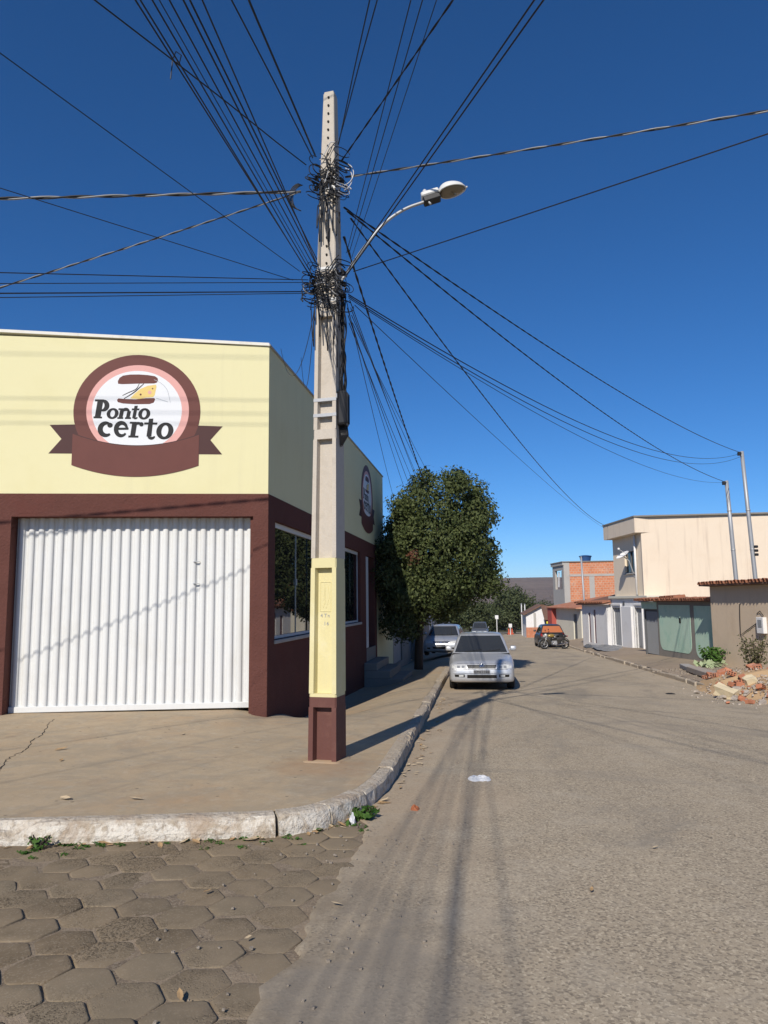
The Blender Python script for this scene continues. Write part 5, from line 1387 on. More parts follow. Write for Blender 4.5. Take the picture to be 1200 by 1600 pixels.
simple_tree('roadside_tree', 'green scrubby tree at the far end of the street', 1.0, 150, -4.6, 4.2, 3.4, 36, n=1500, leaf=.4)
simple_tree('roadside_tree', 'wide scrubby tree at the far end, right of the green one', 7.0, 152, -4.6, 4.6, 3.8, 37, n=1500, leaf=.4)
simple_tree('roadside_tree', 'scrubby tree behind the far white house', 11, 140, -4.5, 5.2, 3.6, 38, n=1400, leaf=.4)
# scrub on the valley floor in front of the hill
rg = np.random.default_rng(5); pts, nrm = [], []
for k in range(520):
    y = rg.uniform(165, 520); x = rg.uniform(-90, 130) * (y / 300); z = terr(x, y); r = rg.uniform(1.2, 3.0)
    d = rg.normal(0, 1, (60, 3)); d /= np.linalg.norm(d, axis=1)[:, None]; d[:, 2] = abs(d[:, 2])
    pts.append(np.array([x, y, z]) + d * r * np.array([1, 1, .8])); nrm.append(d)
leaf_cloud('valley_scrub', np.concatenate(pts), np.concatenate(nrm), 1.3, mt['leaf2'], None, rg, kind='stuff')

# ================================================================ RIGHT-HAND SIDE OF THE STREET
def frame(px, py, az):                                   # local frame: a along the street, d inwards, z up
    a_ = radians(az); dx, dy = -sin(a_), cos(a_)
    def f(a, d, z): return (px + dx * a + dy * d, py + dy * a - dx * d, z)
    return f
def part_wall(parent, name, mapf, a0, a1, z0, z1, holes, thick, mat):
    mb = MB(); wall_open(mb, a0, a1, z0, z1, holes, mapf, thick); return fixnormals(mb.make(name, mat, parent))
# half-round tile shared by all eaves
def tile_mesh(L, r):
    m = MB(); n = 8
    for j, y in enumerate((0, L)):
        rr = r * (1 - .14 * j)
        for k in range(n + 1): a = pi * k / n; m.v.append((rr * cos(a), y, rr * sin(a)))
        for k in range(n + 1): a = pi * k / n; m.v.append(((rr - .014) * cos(a), y, (rr - .014) * sin(a)))
    w = n + 1
    for k in range(n):
        m.f.append((k, k + 1, 2 * w + k + 1, 2 * w + k)); m.f.append((w + k + 1, w + k, 3 * w + k, 3 * w + k + 1)); m.f.append((k + 1, k, w + k, w + k + 1))
    me = bpy.data.meshes.new('roof_tile'); me.from_pydata(m.v, [], m.f); me.materials.append(mt['tile']); me.polygons.foreach_set('use_smooth', [True] * len(me.polygons)); me.update(); return me
tile_me = tile_mesh(.48, .10)
def tile_row(parent, f, a0, a1, d0, z, slope, pitch=.185, zfun=None, flip=False):
    a = a0; inv = WM[parent].inverted(); p0, p1 = Vector(f(0, 0, 0)), Vector(f(0, 1, 0)); ang = atan2((p1 - p0).y, (p1 - p0).x) - pi / 2
    while a < a1:
        zz_ = (zfun(a) if zfun else z) + random.uniform(-.012, .012)
        inst('roof_tile', tile_me, inv @ Vector(f(a, d0 + random.uniform(-.02, .02), zz_)), (slope + random.uniform(-.03, .03), random.uniform(-.05, .05), ang - WM[parent].to_euler().z + random.uniform(-.03, .03)), parent)
        a += pitch

# ---- taupe low house at the right edge
th = thing('low_house', 'low taupe rendered house with a tiled eave at the right edge', 'house', (7.3, 19, -.5))
f0 = frame(7.3, 26, 12)
f = lambda a, d, z: f0(a - 12, d, z)
part_wall(th, 'wall', f, 0, 12.0, -1.0, 1.97, [], .2, mt['taupe'])
mb = MB(); mb.box(11.8, 11.999, .2, 6, -1.0, 1.97, f); fixnormals(mb.make('end_wall', mt['taupe'], th))
mb = MB(); mb.hexa([f(-.1, -.3, 1.99), f(12.15, -.3, 1.99), f(12.15, 6, 1.70), f(-.1, 6, 1.70), f(-.1, -.3, 2.04), f(12.15, -.3, 2.04), f(12.15, 6, 1.75), f(-.1, 6, 1.75)])
rf = fixnormals(mb.make('roof', mt['tiledark'], th))
tile_row(rf, f, 0, 12.2, -.36, 2.045, -.05)
mb = MB(); mb.bevbox(8.85, 9.2, -.12, .0, .55, 1.02, .01, f); mbx = mb.make('meter_box', mt['whitehouse'], th)
mb = MB(); mb.bevbox(8.92, 9.13, -.126, -.11, .72, .95, .006, f); mb.make('meter_window', mt['doorgrey'], mbx)
mb = MB(); mb.tube([f(10.2, -.02, 1.4), f(10.22, -.03, 1.0), f(10.25, -.03, .45), f(9.9, -.03, .6), f(9.3, -.03, .85)], .012, 6); mb.make('wall_cable', mt['cable'], th)
mb = MB(); mb.tube([f(9.3, -.02, 1.12), f(9.1, -.04, 1.2), f(8.95, -.03, 1.06)], .012, 6); mb.make('wall_cable', mt['cable'], th)
# ---- pipe masts behind it
for (x, y, zt, x1, lab, hgt) in ((9.15, 29.5, 6.06, 9.26, 'shorter grey galvanised pipe mast behind the taupe low house', 0), (9.78, 29.5, 7.18, 9.95, 'taller grey galvanised pipe mast behind the taupe low house', 1)):
    ms = thing('pipe_mast', lab, 'mast', (x1, y, -.8), 0, 'pipe masts behind the low house')
    m = MB(); m.tube([(x1 + .06, y, -1.0), (x1, y, 2.1), ((x + x1) / 2, y, (zt + 2.1) / 2), (x, y, zt)], [.085, .08, .075, .07], 10); m.make('pipe', mt['galv'], ms, smooth=True)
    for z in (3.4, 4.9):
        xx = x1 + (x - x1) * (z - 2.1) / (zt - 2.1); m = MB(); m.lathe([(.088, -.02), (.092, 0), (.088, .02)], (xx, y, z), 'Z', 12); m.make('collar', mt['galv'], ms)
    m = MB(); m.bevbox(x - .16, x + .03, y - .05, y + .05, zt - .16, zt - .02, .015); m.make('insulator_bracket', mt['blackplastic'], ms)
    if hgt:
        m = MB()
        for z in (3.2, 3.35, 3.5): m.bevbox(x1 + .0, x1 + .14, y - .12, y - .02, z - .05, z + .05, .02)
        m.make('cable_clamp', mt['blackplastic'], ms)

# ---- walled yard with faded green panels and a metal gate
G = frame(7.8, 26, 9)
th = thing('yard_wall', 'cement yard wall with two faded green painted panels and a tiled coping', 'wall', (7.8, 27, -.8))
part_wall(th, 'wall', G, 0, 6.04, -1.6, 1.47, [], .2, mt['cement'])
def rounded(a0, a1, z0, z1, r):
    out = []
    for (cx_, cz_, s) in ((a1 - r, z1 - .02, 0), (a0 + .02, z1 - .02, 1), (a0 + r, z0 + r, 2), (a1 - r, z0 + r, 3)):
        rr = r if s in (2, 3) else .02
        if s == 0: cx_ = a1 - .02
        for k in range(5): a = s * pi / 2 + pi / 2 * k / 4; out.append((cx_ + rr * cos(a), cz_ + rr * sin(a)))
    return out
for a0, a1, z0, z1 in ((2.87, 5.85, -.46, 1.34), (.75, 2.52, -.55, 1.32)):
    mb = MB(); mb.prism(rounded(a0, a1, z0, z1, .35), lambda a, z: G(a, .0, z), lambda a, z: G(a, -.012, z)); fixnormals(mb.make('painted_panel', mt['greenpaint'], th))
mb = MB(); mb.bevbox(3.70, 3.88, -.022, .01, .64, .86, .02, G); mb.make('vent_hole', mt['hole'], th)
mb = MB(); mb.hexa([G(-.1, -.12, 1.47), G(7.8, -.12, 1.47), G(7.8, .5, 1.5), G(-.1, .5, 1.5), G(-.1, -.12, 1.50), G(7.8, -.12, 1.50), G(7.8, .5, 1.53), G(-.1, .5, 1.53)])
cp = fixnormals(mb.make('coping', mt['tiledark'], th)); tile_row(cp, G, -.05, 7.8, -.34, 1.51, .12)
tile_row(cp, G, 3.9, 5.3, -.2, 1.60, .1)
gt = thing('yard_gate', 'dark grey metal gate with vertical slats beside the green wall', 'gate', G(6.8, .1, -.75))
mb = MB()
for k in range(14): mb.box(6.13 + k * .1, 6.13 + k * .1 + .075, .08, .10 + .012 * (k % 2), -.72, 1.06, G)
fixnormals(mb.make('gate_slats', mt['doorgrey'], gt, kind='stuff'))
mb = MB(); mb.box(6.08, 7.6, .12, .15, -.76, 1.1, G); fixnormals(mb.make('gate_sheet', mt['doordark'], gt))
mb = MB(); mb.bevbox(6.06, 6.12, .03, .15, -.77, 1.12, .005, G); mb.bevbox(7.56, 7.62, .03, .15, -.77, 1.12, .005, G); mb.bevbox(6.06, 7.62, .03, .15, 1.10, 1.16, .005, G); mb.make('gate_frame', mt['doordark'], gt)
mb = MB(); mb.bevbox(6.05, 7.78, -.02, .2, 1.165, 1.46, .01, G); mb.make('lintel', mt['greenpaint'], gt)

# ---- beige two-storey house
B = frame(7.05, 39.6, 10)
th = thing('two_storey_house', 'beige two-storey house with flat projecting roof edge and blank sunlit side wall', 'house', (8.5, 40.5, -.9))
C0 = (7.53, 37.0)                                        # street corner of the upper floor
# side wall facing the camera
mb = MB(); mb.hexa([(7.62, 38.2, -1.6), (19, 38.2, -1.6), (19, 38.45, -1.6), (7.62, 38.45, -1.6), (7.62, 38.2, 5.67), (19, 38.2, 5.67), (19, 38.45, 5.67), (7.62, 38.45, 5.67)])
fixnormals(mb.make('side_wall', mt['beige'], th))
part_wall(th, 'front_wall', lambda a, d, z: B(a, d + .42, z), -1.45, 2.85, 1.75, 5.0, [(-.28, 1.25, 2.94, 4.08)], .2, mt['beigefront'])
mb = MB(); mb.box(-1.55, 3.15, -.02, 1.2, 4.89, 5.66, B); fixnormals(mb.make('roof_fascia', mt['beige'], th))
mb = MB(); mb.hexa([B(-1.6, -.06, 5.668), (19.1, 38.1, 5.668), (19.1, 48, 5.668), B(3.2, -.06, 5.668), B(-1.6, -.06, 5.74), (19.1, 38.1, 5.74), (19.1, 48, 5.74), B(3.2, -.06, 5.74)]); fixnormals(mb.make('roof_edge', mt['cement'], th))
mb = MB(); mb.hexa([B(2.852, .42, 1.7), B(2.852, 8, 1.7), B(3.0, 8, 1.7), B(3.0, .42, 1.7), B(2.852, .42, 5.6), B(2.852, 8, 5.6), B(3.0, 8, 5.6), B(3.0, .42, 5.6)]); fixnormals(mb.make('far_wall', mt['beigefront'], th))
win = add('window', *(lambda m: (m.v, m.f))(MB().box(-.28, 1.25, .58, .60, 2.94, 4.08, B)), mt['darkroom'], th)
for k in range(2):
    mb = MB(); mb.box(-.25 + .76 * k, -.25 + .76 * k + .70, .52, .53, 2.97, 4.05, B); fixnormals(mb.make('pane', mt['glass'], win))
mb = MB(); mb.box(-.28, 1.25, .46, .54, 2.94, 2.99, B); mb.box(-.28, 1.25, .46, .54, 4.03, 4.08, B); mb.box(.46, .50, .46, .54, 2.99, 4.03, B); fixnormals(mb.make('frame', mt['doordark'], win))
mb = MB(); mb.bevbox(-.34, 1.31, .34, .5, 2.87, 2.93, .01, B); mb.make('sill', mt['cementlight'], win)
mb = MB(); mb.bevbox(-2.6, 2.9, .0, 1.2, 1.62, 1.75, .01, B); mb.make('floor_slab', mt['creamhouse'], th)
mb = MB(); mb.tube([B(-.52, .33, 4.85), B(-.52, .33, 1.8)], .055, 10); mb.make('downpipe', mt['whitehouse'], th, smooth=True)
# ground floor with doors
W_ = lambda a, d, z: B(a, d + .12, z)
part_wall(th, 'ground_wall', W_, -2.55, 2.9, -1.9, 1.62, [(-1.62, -.62, -.86, 1.16), (1.35, 2.7, -.9, 1.14)], .2, mt['whitehouse'])
for a0, a1, z0, z1, m_, tint in ((-1.62, -.62, -.86, 1.16, 'doorgrey', 0), (1.35, 2.7, -.9, 1.14, 'doorgrey', 1)):
    mb = MB(); mb.box(a0, a1, .14, .17, z0, z1, W_); d_ = fixnormals(mb.make('door', mt[m_], th))
    n = 4 if tint else 2; pw = (a1 - a0) / n
    for k in range(n): mb = MB(); mb.bevbox(a0 + k * pw + .03, a0 + (k + 1) * pw - .03, .125, .145, z0 + .08, z1 - .08, .01, W_); mb.make('door_panel', mt[m_], d_)
    mb = MB(); mb.bevbox(a0 - .1, a0 + .0, -.05, .1, z0, z1 + .1, .006, W_); mb.bevbox(a1, a1 + .1, -.05, .1, z0, z1 + .1, .006, W_); mb.bevbox(a0 - .1, a1 + .1, -.05, .1, z1 + .102, z1 + .2, .006, W_); mb.make('door_frame', mt['whitehouse'], d_)
mb = MB(); mb.bevbox(.75, 1.0, -.03, .11, 1.25, 1.45, .02, W_); mb.make('wall_lamp', mt['doordark'], th)
mb = MB(); mb.bevbox(-.45, .95, -.14, .118, -.95, 1.2, .01, W_); mb.make('pilaster', mt['whitehouse'], th)
# satellite dish
ds = thing('satellite_dish', 'white satellite dish on a bent arm below the beige house window', 'dish', B(-.2, .2, 3.3))
dc = Vector(B(.1, -.05, 3.80)); dn = Vector((-.52, -.22, .82)).normalized(); du = dn.orthogonal().normalized(); dw = dn.cross(du)
mb = MB(); mb.quadgrid(lambda u, v: tuple(dc + (du * cos(2 * pi * u) + dw * sin(2 * pi * u)) * (.36 * v) + dn * (.10 * v * v)), 28, 6)
mb.quadgrid(lambda u, v: tuple(dc + (du * cos(2 * pi * u) + dw * sin(2 * pi * u)) * (.36 * v) + dn * (.10 * v * v - .012)), 28, 6); mb.make('dish', mt['whitehouse'], ds, smooth=True)
mb = MB(); mb.tube([tuple(dc), B(.0, .2, 3.55), B(-.1, .42, 2.7)], .028, 8); mb.tube([tuple(dc - dw * .3), tuple(dc + dn * .45)], .014, 6); mb.make('arm', mt['galv'], ds)
mb = MB(); mb.bevbox(-.05, .05, -.05, .05, -.05, .05, .015, lambda x, y, z: tuple(dc + dn * .47 + Vector((x, y, z)))); mb.make('receiver', mt['whitehouse'], ds)

# ---- low white house with old tile roof
A = frame(6.45, 42.55, 10)
th = thing('low_house', 'low white house with old tile roof and narrow maroon doors beside the beige house', 'house', (6.4, 45, -1.0))
part_wall(th, 'wall', A, .05, 4.6, -2.0, 1.28, [(2.02, 2.42, -.95, .98), (3.0, 3.4, -.95, .8)], .2, mt['whitehouse'])
for a0, a1, z1 in ((2.02, 2.42, .98), (3.0, 3.4, .8)):
    mb = MB(); mb.box(a0, a1, .06, .1, -.95, z1, A); d_ = fixnormals(mb.make('door', mt['purple'], th)); mb = MB(); mb.bevbox(a0 + .05, a1 - .05, .045, .065, -.8, z1 - .1, .01, A); mb.make('door_panel', mt['purple'], d_)
mb = MB(); mb.hexa([A(-.25, -.25, 1.30), A(5.1, -.22, 1.26), A(5.1, 4.5, 2.3), A(-.25, 4.5, 2.3), A(-.25, -.25, 1.36), A(5.1, -.22, 1.32), A(5.1, 4.5, 2.38), A(-.25, 4.5, 2.38)])
rf = fixnormals(mb.make('roof', mt['tiledark'], th)); tile_row(rf, A, -.2, 5.1, -.34, 1.36, .2, .2)
mb = MB(); mb.box(4.41, 4.599, .2, 4, -2, 1.25, A); fixnormals(mb.make('end_wall', mt['whitehouse'], th))
mb = MB(); mb.hexa([A(.05, .2, -2), A(.25, .2, -2), A(.25, 4, -2), A(.05, 4, -2), A(.05, .2, 1.3), A(.25, .2, 1.3), A(.25, 4, 1.9), A(.05, 4, 1.9)]); fixnormals(mb.make('near_wall', mt['whitehouse'], th))

# ---- cream house with pink tile roof and red end pillar
A = frame(6.35, 53.6, 10)
th = thing('low_house', 'low cream house with pinkish tile roof and a red end wall next to the motorcycle', 'house', (6.2, 57, -1.6))
part_wall(th, 'wall', A, 0, 7.0, -2.4, .92, [(1.0, 1.9, -1.7, .55)], .2, mt['creamhouse'])
mb = MB(); mb.box(1.0, 1.9, .08, .12, -1.7, .55, A); fixnormals(mb.make('door', mt['doordark'], th))
mb = MB(); mb.bevbox(6.6, 7.9, -.35, .25, -2.4, .95, .01, A); mb.make('red_pillar', mt['redpaint'], th)
mb = MB(); mb.hexa([A(-.3, -.45, .95), A(8.0, -.45, .95), A(8.0, 4, 1.75), A(-.3, 4, 1.75), A(-.3, -.45, 1.02), A(8.0, -.45, 1.02), A(8.0, 4, 1.82), A(-.3, 4, 1.82)]); fixnormals(mb.make('roof', mt['ceramic'], th))
mb = MB(); mb.box(0.0, .2, .2, 3.9, -2.4, 1.0, A); fixnormals(mb.make('near_wall', mt['creamhouse'], th))

# ---- unfinished brick house with a water tank
t = NT('orange_brickwork')
sx = t.sep()
cb = t.n.new('ShaderNodeCombineXYZ'); t.l.new(t.math('ADD', sx[0], t.math('MULTIPLY', sx[1], .6)), cb.inputs[0]); t.l.new(sx[2], cb.inputs[1])
br = t.n.new('ShaderNodeTexBrick'); br.inputs['Scale'].default_value = 1.0; br.inputs['Brick Width'].default_value = .29; br.inputs['Row Height'].default_value = .2; br.inputs['Mortar Size'].default_value = .014
br.inputs['Color1'].default_value = (.66, .245, .115, 1); br.inputs['Color2'].default_value = (.55, .19, .09, 1); br.inputs['Mortar'].default_value = (.55, .42, .32, 1)
t.l.new(cb.outputs[0], br.inputs['Vector'])
c = t.mix(t.rng(t.noise(1.3, 6, .7), .52, .66, 0, .7), br.outputs['Color'], (.72, .47, .33)); c = t.mix(t.rng(t.noise(2.6, 5, .7), .58, .68, 0, .7), c, (.33, .15, .1))
M_brick = t.done(c, .92, t.bump(br.outputs['Fac'], .4, .02))
Kf = frame(6.30, 66, 10)
th = thing('brick_house', 'unfinished two-storey orange brick house with grey concrete front', 'house', (7, 66, -2))
part_wall(th, 'front_wall', Kf, -.75, 2.9, -2.3, 4.8, [(-.2, 2.1, 2.5, 4.15), (.3, 1.3, -2.1, .3)], .2, mt['cementlight'])
mb = MB(); mb.box(-.8, 3.1, -.1, .6, 4.55, 4.80, Kf); fixnormals(mb.make('roof_fascia', mt['cementlight'], th))
mb = MB(); mb.hexa([(6.46, 65.25, -2.3), (14.5, 65.25, -2.3), (14.5, 65.45, -2.3), (6.46, 65.45, -2.3), (6.46, 65.25, 4.8), (14.5, 65.25, 4.8), (14.5, 65.45, 4.8), (6.46, 65.45, 4.8)]); fixnormals(mb.make('side_wall', M_brick, th))
for (x0, x1, z0, z1) in ((6.44, 6.92, -2.3, 4.79), (8.55, 8.98, 1.0, 3.55), (6.93, 11.9, 3.56, 3.75), (6.93, 14.4, .98, 1.16)):
    mb = MB(); mb.bevbox(x0, x1, 65.22, 65.4, z0, z1, .008); mb.make('concrete_frame', mt['cementlight'], th)
mb = MB(); mb.hexa([Kf(-.85, -.15, 4.802), (14.6, 65.2, 4.802), (14.6, 73, 4.802), Kf(3.15, -.15, 4.802), Kf(-.85, -.15, 4.88), (14.6, 65.2, 4.88), (14.6, 73, 4.88), Kf(3.15, -.15, 4.88)]); fixnormals(mb.make('roof_slab', mt['cement'], th))
wd = add('window', *(lambda m: (m.v, m.f))(MB().box(-.2, 2.1, .6, .62, 2.5, 4.15, Kf)), mt['darkroom'], th)
mb = MB(); mb.quadgrid(lambda u, v: Kf(.9 + .5 * u + .2 * v, .1 + .03 * sin(9 * u), 4.0 - 1.3 * v), 6, 6); mb.make('hung_cloth', mt['whitehouse'], wd)
mb = MB(); mb.box(.3, 1.3, .1, .14, -2.1, .3, Kf); fixnormals(mb.make('door', mt['doordark'], th))
mb = MB(); mb.tube([Kf(-.5, -.6, 1.0), Kf(2.8, -.75, .9)], .06, 8); mb.make('awning_bar', mt['cementlight'], th)
tk = thing('water_tank', 'blue water tank on the flat roof of the brick house', 'tank', (8.4, 66.3, 4.88))
mb = MB(); mb.lathe([(.42, 0), (.5, .42), (.53, .43), (.53, .50), (.2, .56), (.01, .57)], (8.45, 66.4, 4.88), 'Z', 24); mb.make('tank', mt['bluetank'], tk, smooth=False)
mb = MB(); mb.lathe([(.545, 0), (.56, .02), (.545, .05)], (8.45, 66.4, 5.30), 'Z', 24); mb.make('tank_rim', mt['bluetank'], tk)
ms = thing('pipe_mast', 'thin grey pipe mast in front of the brick house side wall', 'mast', (7.45, 60, -1.6), 0, 'pipe masts behind the low house')
mb = MB(); mb.tube([(7.45, 60, -1.7), (7.4, 60, 1.4), (7.31, 60, 4.97)], .075, 10); mb.make('pipe', mt['galv'], ms, smooth=True)
mb = MB(); mb.bevbox(7.2, 7.4, 59.95, 60.05, 4.85, 4.95, .01); mb.make('bracket', mt['blackplastic'], ms)

# ---- far white house with brown roof, yellow awning bar next to it
th = thing('far_house', 'far white gabled house with brown tile roof at the end of the row', 'house', (5.5, 82, -2.4))
mb = MB(); mb.prism([(3.9, -2.7), (7.4, -2.7), (7.4, .45), (5.55, .95), (3.9, .1)], lambda x, z: (x, 82, z), lambda x, z: (x, 90, z)); fixnormals(mb.make('wall', mt['whitehouse'], th))
mb = MB(); mb.hexa([(3.6, 81.6, -.05), (5.6, 81.6, .98), (5.6, 90.4, .98), (3.6, 90.4, -.05), (3.6, 81.6, .05), (5.6, 81.6, 1.1), (5.6, 90.4, 1.1), (3.6, 90.4, .05)])
mb.hexa([(5.601, 81.6, .98), (8.8, 81.6, .2), (8.8, 90.4, .2), (5.601, 90.4, .98), (5.601, 81.6, 1.1), (8.8, 81.6, .3), (8.8, 90.4, .3), (5.601, 90.4, 1.1)]); fixnormals(mb.make('roof', mt['tiledark'], th))
mb = MB(); mb.bevbox(3.88, 7.42, 81.95, 82.0, -2.6, -1.35, .01); mb.make('dado', mt['ceramic'], th)
mb = MB(); mb.bevbox(4.7, 4.95, 81.94, 82.0, -1.3, .2, .01); mb.make('downpipe', mt['cementlight'], th)
th = thing('shop_awning', 'bright yellow awning front under a brown roof beyond the dark hatchback', 'awning', (6.6, 76, -2.2))
mb = MB(); mb.bevbox(5.6, 7.9, 75.9, 76.1, -.78, -.55, .02); mb.make('awning_bar', mt['yellowawn'], th)
mb = MB(); mb.bevbox(6.05, 6.18, 76, 76.12, -2.4, -.78, .01); mb.bevbox(7.7, 7.82, 76, 76.12, -2.4, -.78, .01); mb.make('post', mt['whitehouse'], th)
mb = MB(); mb.hexa([(5.4, 75.8, -.4), (9, 75.8, -.4), (9, 80, .85), (5.4, 80, .85), (5.4, 75.8, -.3), (9, 75.8, -.3), (9, 80, .95), (5.4, 80, .95)]); fixnormals(mb.make('roof', mt['tiledark'], th))
mb = MB(); mb.box(5.7, 9, 78.8, 79, -2.6, -.3); mb.make('back_wall', mt['purple'], th)
for k, (x, y, h) in enumerate(((4.0, 95, 3.9), (4.5, 97, 3.9))):
    ms = thing('pipe_mast', ('left' if k == 0 else 'right') + ' one of two slim pale posts before the far white house', 'mast', (x, y, roadz(y)), 0, 'slim posts by the far house')
    mb = MB(); mb.tube([(x, y, roadz(y) - .2), (x, y, roadz(y) + h)], .07, 8); mb.make('pipe', mt['whitehouse'], ms)
    mb = MB(); mb.lathe([(.09, 0), (.09, .1), (.03, .14)], (x, y, roadz(y) + h), 'Z', 8); mb.make('cap', mt['galv'], ms)
# barriers and small posts at the far end of the street
for k, (x, y, lab) in enumerate(((2.55, 104, 'left of two red plastic barriers at the far end of the road'), (3.0, 104.5, 'right of two red plastic barriers at the far end of the road'))):
    mb = MB(); z = roadz(y) + .026
    mb.prism([(-.5, 0), (.5, 0), (.42, .12), (.2, .25), (.16, .8), (-.16, .8), (-.2, .25), (-.42, .12)], lambda a, h: (x + a * .5, y - .2, z + h), lambda a, h: (x + a * .5, y + .2, z + h)); o = fixnormals(mb.make('road_barrier', mt['redplastic'])); tag(o, lab, 'barrier', 'red barriers far down the road')
for k, (x, y, h, lab) in enumerate(((.9, 98, 2.6, 'small white sign post far down the left side'), (2.7, 101, 1.5, 'short white post beside the red barriers'))):
    ps = thing('sign_post', lab, 'post', (x, y, roadz(y))); mb = MB(); mb.tube([(x, y, roadz(y) - .1), (x, y, roadz(y) + h)], .05, 8); mb.make('post', mt['whitehouse'], ps)
    mb = MB(); mb.bevbox(x - .22, x + .22, y - .06, y - .03, roadz(y) + h - .5, roadz(y) + h, .02); mb.make('plate', mt['whitehouse'], ps)
# neighbour on the left beyond the shop
th = thing('neighbour_house', 'shaded grey house wall with closed metal gates beyond the tree on the left', 'house', (-3.9, 33, -1))
part_wall(th, 'wall', lambda a, d, z: (-3.56 - d, a, z), 26.85, 44, -2, 2.6, [(27.5, 30.2, -.75, 1.6), (33, 34.2, -1, 1.2)], .2, mt['cement'])
for a0, a1, z0, z1 in ((27.5, 30.2, -.75, 1.6), (33, 34.2, -1, 1.2)):
    mb = MB(); n = int((a1 - a0) / .45)
    for k in range(n): mb = MB(); mb.bevbox(-3.66, -3.62, a0 + (a1 - a0) * k / n + .015, a0 + (a1 - a0) * (k + 1) / n - .015, z0, z1, .006); mb.make('gate_panel', mt['doorgrey'], th)
mb = MB(); mb.hexa([(-3.2, 26.9, 2.6), (-9, 26.9, 3.3), (-9, 44.2, 3.3), (-3.2, 44.2, 2.6), (-3.2, 26.9, 2.7), (-9, 26.9, 3.4), (-9, 44.2, 3.4), (-3.2, 44.2, 2.7)]); fixnormals(mb.make('roof', mt['tiledark'], th))
th = thing('neighbour_house', 'pale house far down the left side behind the trees', 'house', (-4, 52, -1.8))
part_wall(th, 'wall', lambda a, d, z: (-3.7 - d, a, z), 45, 70, -3, 1.4, [(48, 49, -1.6, .4), (53, 54.2, -1.8, .3)], .2, mt['whitehouse'])
for a0, a1, z0, z1 in ((48, 49, -1.6, .4), (53, 54.2, -1.8, .3)): mb = MB(); mb.box(-3.8, -3.77, a0, a1, z0, z1); mb.make('door', mt['doorgrey'], th)
mb = MB(); mb.hexa([(-3.3, 44.8, 1.4), (-9, 44.8, 2.4), (-9, 70.2, 2.4), (-3.3, 70.2, 1.4), (-3.3, 44.8, 1.5), (-9, 44.8, 2.5), (-9, 70.2, 2.5), (-3.3, 70.2, 1.5)]); fixnormals(mb.make('roof', mt['tiledark'], th))

# ================================================================ SMALL THINGS
Rs = random.Random(77)
# ---- rubble at the right kerb end
def chunk(mat, c, s, seed, name, cut=.5):
    R = random.Random(seed); bm = bmesh.new(); bmesh.ops.create_cube(bm, size=1); bmesh.ops.subdivide_edges(bm, edges=bm.edges[:], cuts=1)
    rot = Matrix.Rotation(R.uniform(0, 6.28), 3, 'Z') @ Matrix.Rotation(R.uniform(-.5, .5), 3, 'X') @ Matrix.Rotation(R.uniform(-.5, .5), 3, 'Y')
    V = []
    for v in bm.verts:
        p = Vector((v.co.x * s[0], v.co.y * s[1], v.co.z * s[2])) * (1 + R.uniform(-.22, .12)); V.append(tuple(Vector(c) + rot @ p))
    F = [tuple(v.index for v in f.verts) for f in bm.faces]; bm.free()
    return add(name, V, F, mat)
def gz(x, y): return (roadz(y) + .03) if (x < 5.0 or y < 17.6) else rwalk_z(x, y)
def pile(x, y): return .42 * max(0, 1 - ((x - 6.25) / 1.6) ** 2 - ((y - 17.6) / 3.0) ** 2)
mb = MB(); mb.quadgrid(lambda u, v: (4.4 + 3.9 * u, 14.0 + 7.2 * v, gz(4.4 + 3.9 * u, 14.0 + 7.2 * v) - .04 + pile(4.4 + 3.9 * u, 14.0 + 7.2 * v) + .07 * (fbm(u * 14, v * 24, 3, 4) - .35) * (pile(4.4 + 3.9 * u, 14 + 7.2 * v) > 0)), 40, 60)
o = mb.make('sand_heap', mt['sand'], smooth=True); tag(o, 'heap of orange building sand at the end of the right kerb', 'sand')
# broken hollow bricks: block with round hollows shown on its end
def hollow_brick(c, seed):
    R = random.Random(seed); th = thing('broken_brick', 'broken orange hollow brick lying in the rubble heap at the right', 'brick', c, R.uniform(0, 6.28), 'broken bricks in the rubble')
    th.rotation_euler = (R.uniform(-.5, .5), R.uniform(-.4, .4), R.uniform(0, 6.28)); l = R.uniform(.09, .22)
    m = MB(); m.bevbox(-l / 2, l / 2, -.09, .09, -.045, .045, .006); m.make('block', mt['ceramic'], th, local=True)
    m = MB()
    for y in (-.055, 0, .055):
        for z in (-.02, .02): m.box(-l / 2 - .003, l / 2 + .003, y - .018, y + .018, z - .012, z + .012)
    m.make('hollows', mt['hole'], th, local=True); return th
k = 0
while k < 34:
    x, y = Rs.uniform(5.0, 7.3), Rs.uniform(14.6, 19.6)
    if pile(x, y) < .05: continue
    hollow_brick((x, y, gz(x, y) + pile(x, y) + .03), 100 + k); k += 1
for k in range(46):
    x, y = Rs.gauss(5.5, .5), Rs.gauss(16.1, .7); x = max(4.5, min(7.2, x)); y = max(14.4, y); s = Rs.uniform(.05, .17)
    tag(chunk(mt['mortar'] if Rs.random() < .65 else mt['ceramic'], (x, y, gz(x, y) + pile(x, y) + s * .2), (s, s * Rs.uniform(.5, .9), s * Rs.uniform(.3, .6)), 300 + k, 'rubble_chunk'), 'small broken mortar chunk at the foot of the rubble heap', 'rubble', 'mortar chunks in the rubble')
mb = MB()
for k in range(500):
    x, y = Rs.gauss(5.7, .6), Rs.gauss(16.6, 1.1); s = Rs.uniform(.012, .035); z = gz(x, y) + pile(x, y) + s * .3
    mb.hexa([(x + s * a + Rs.uniform(-.4, .4) * s, y + s * b + Rs.uniform(-.4, .4) * s, z + s * c) for c in (-.5, .5) for a, b in ((-.6, -.6), (.6, -.6), (.6, .6), (-.6, .6))])
mb.make('rubble_crumbs', mt['mortar'], kind='stuff')
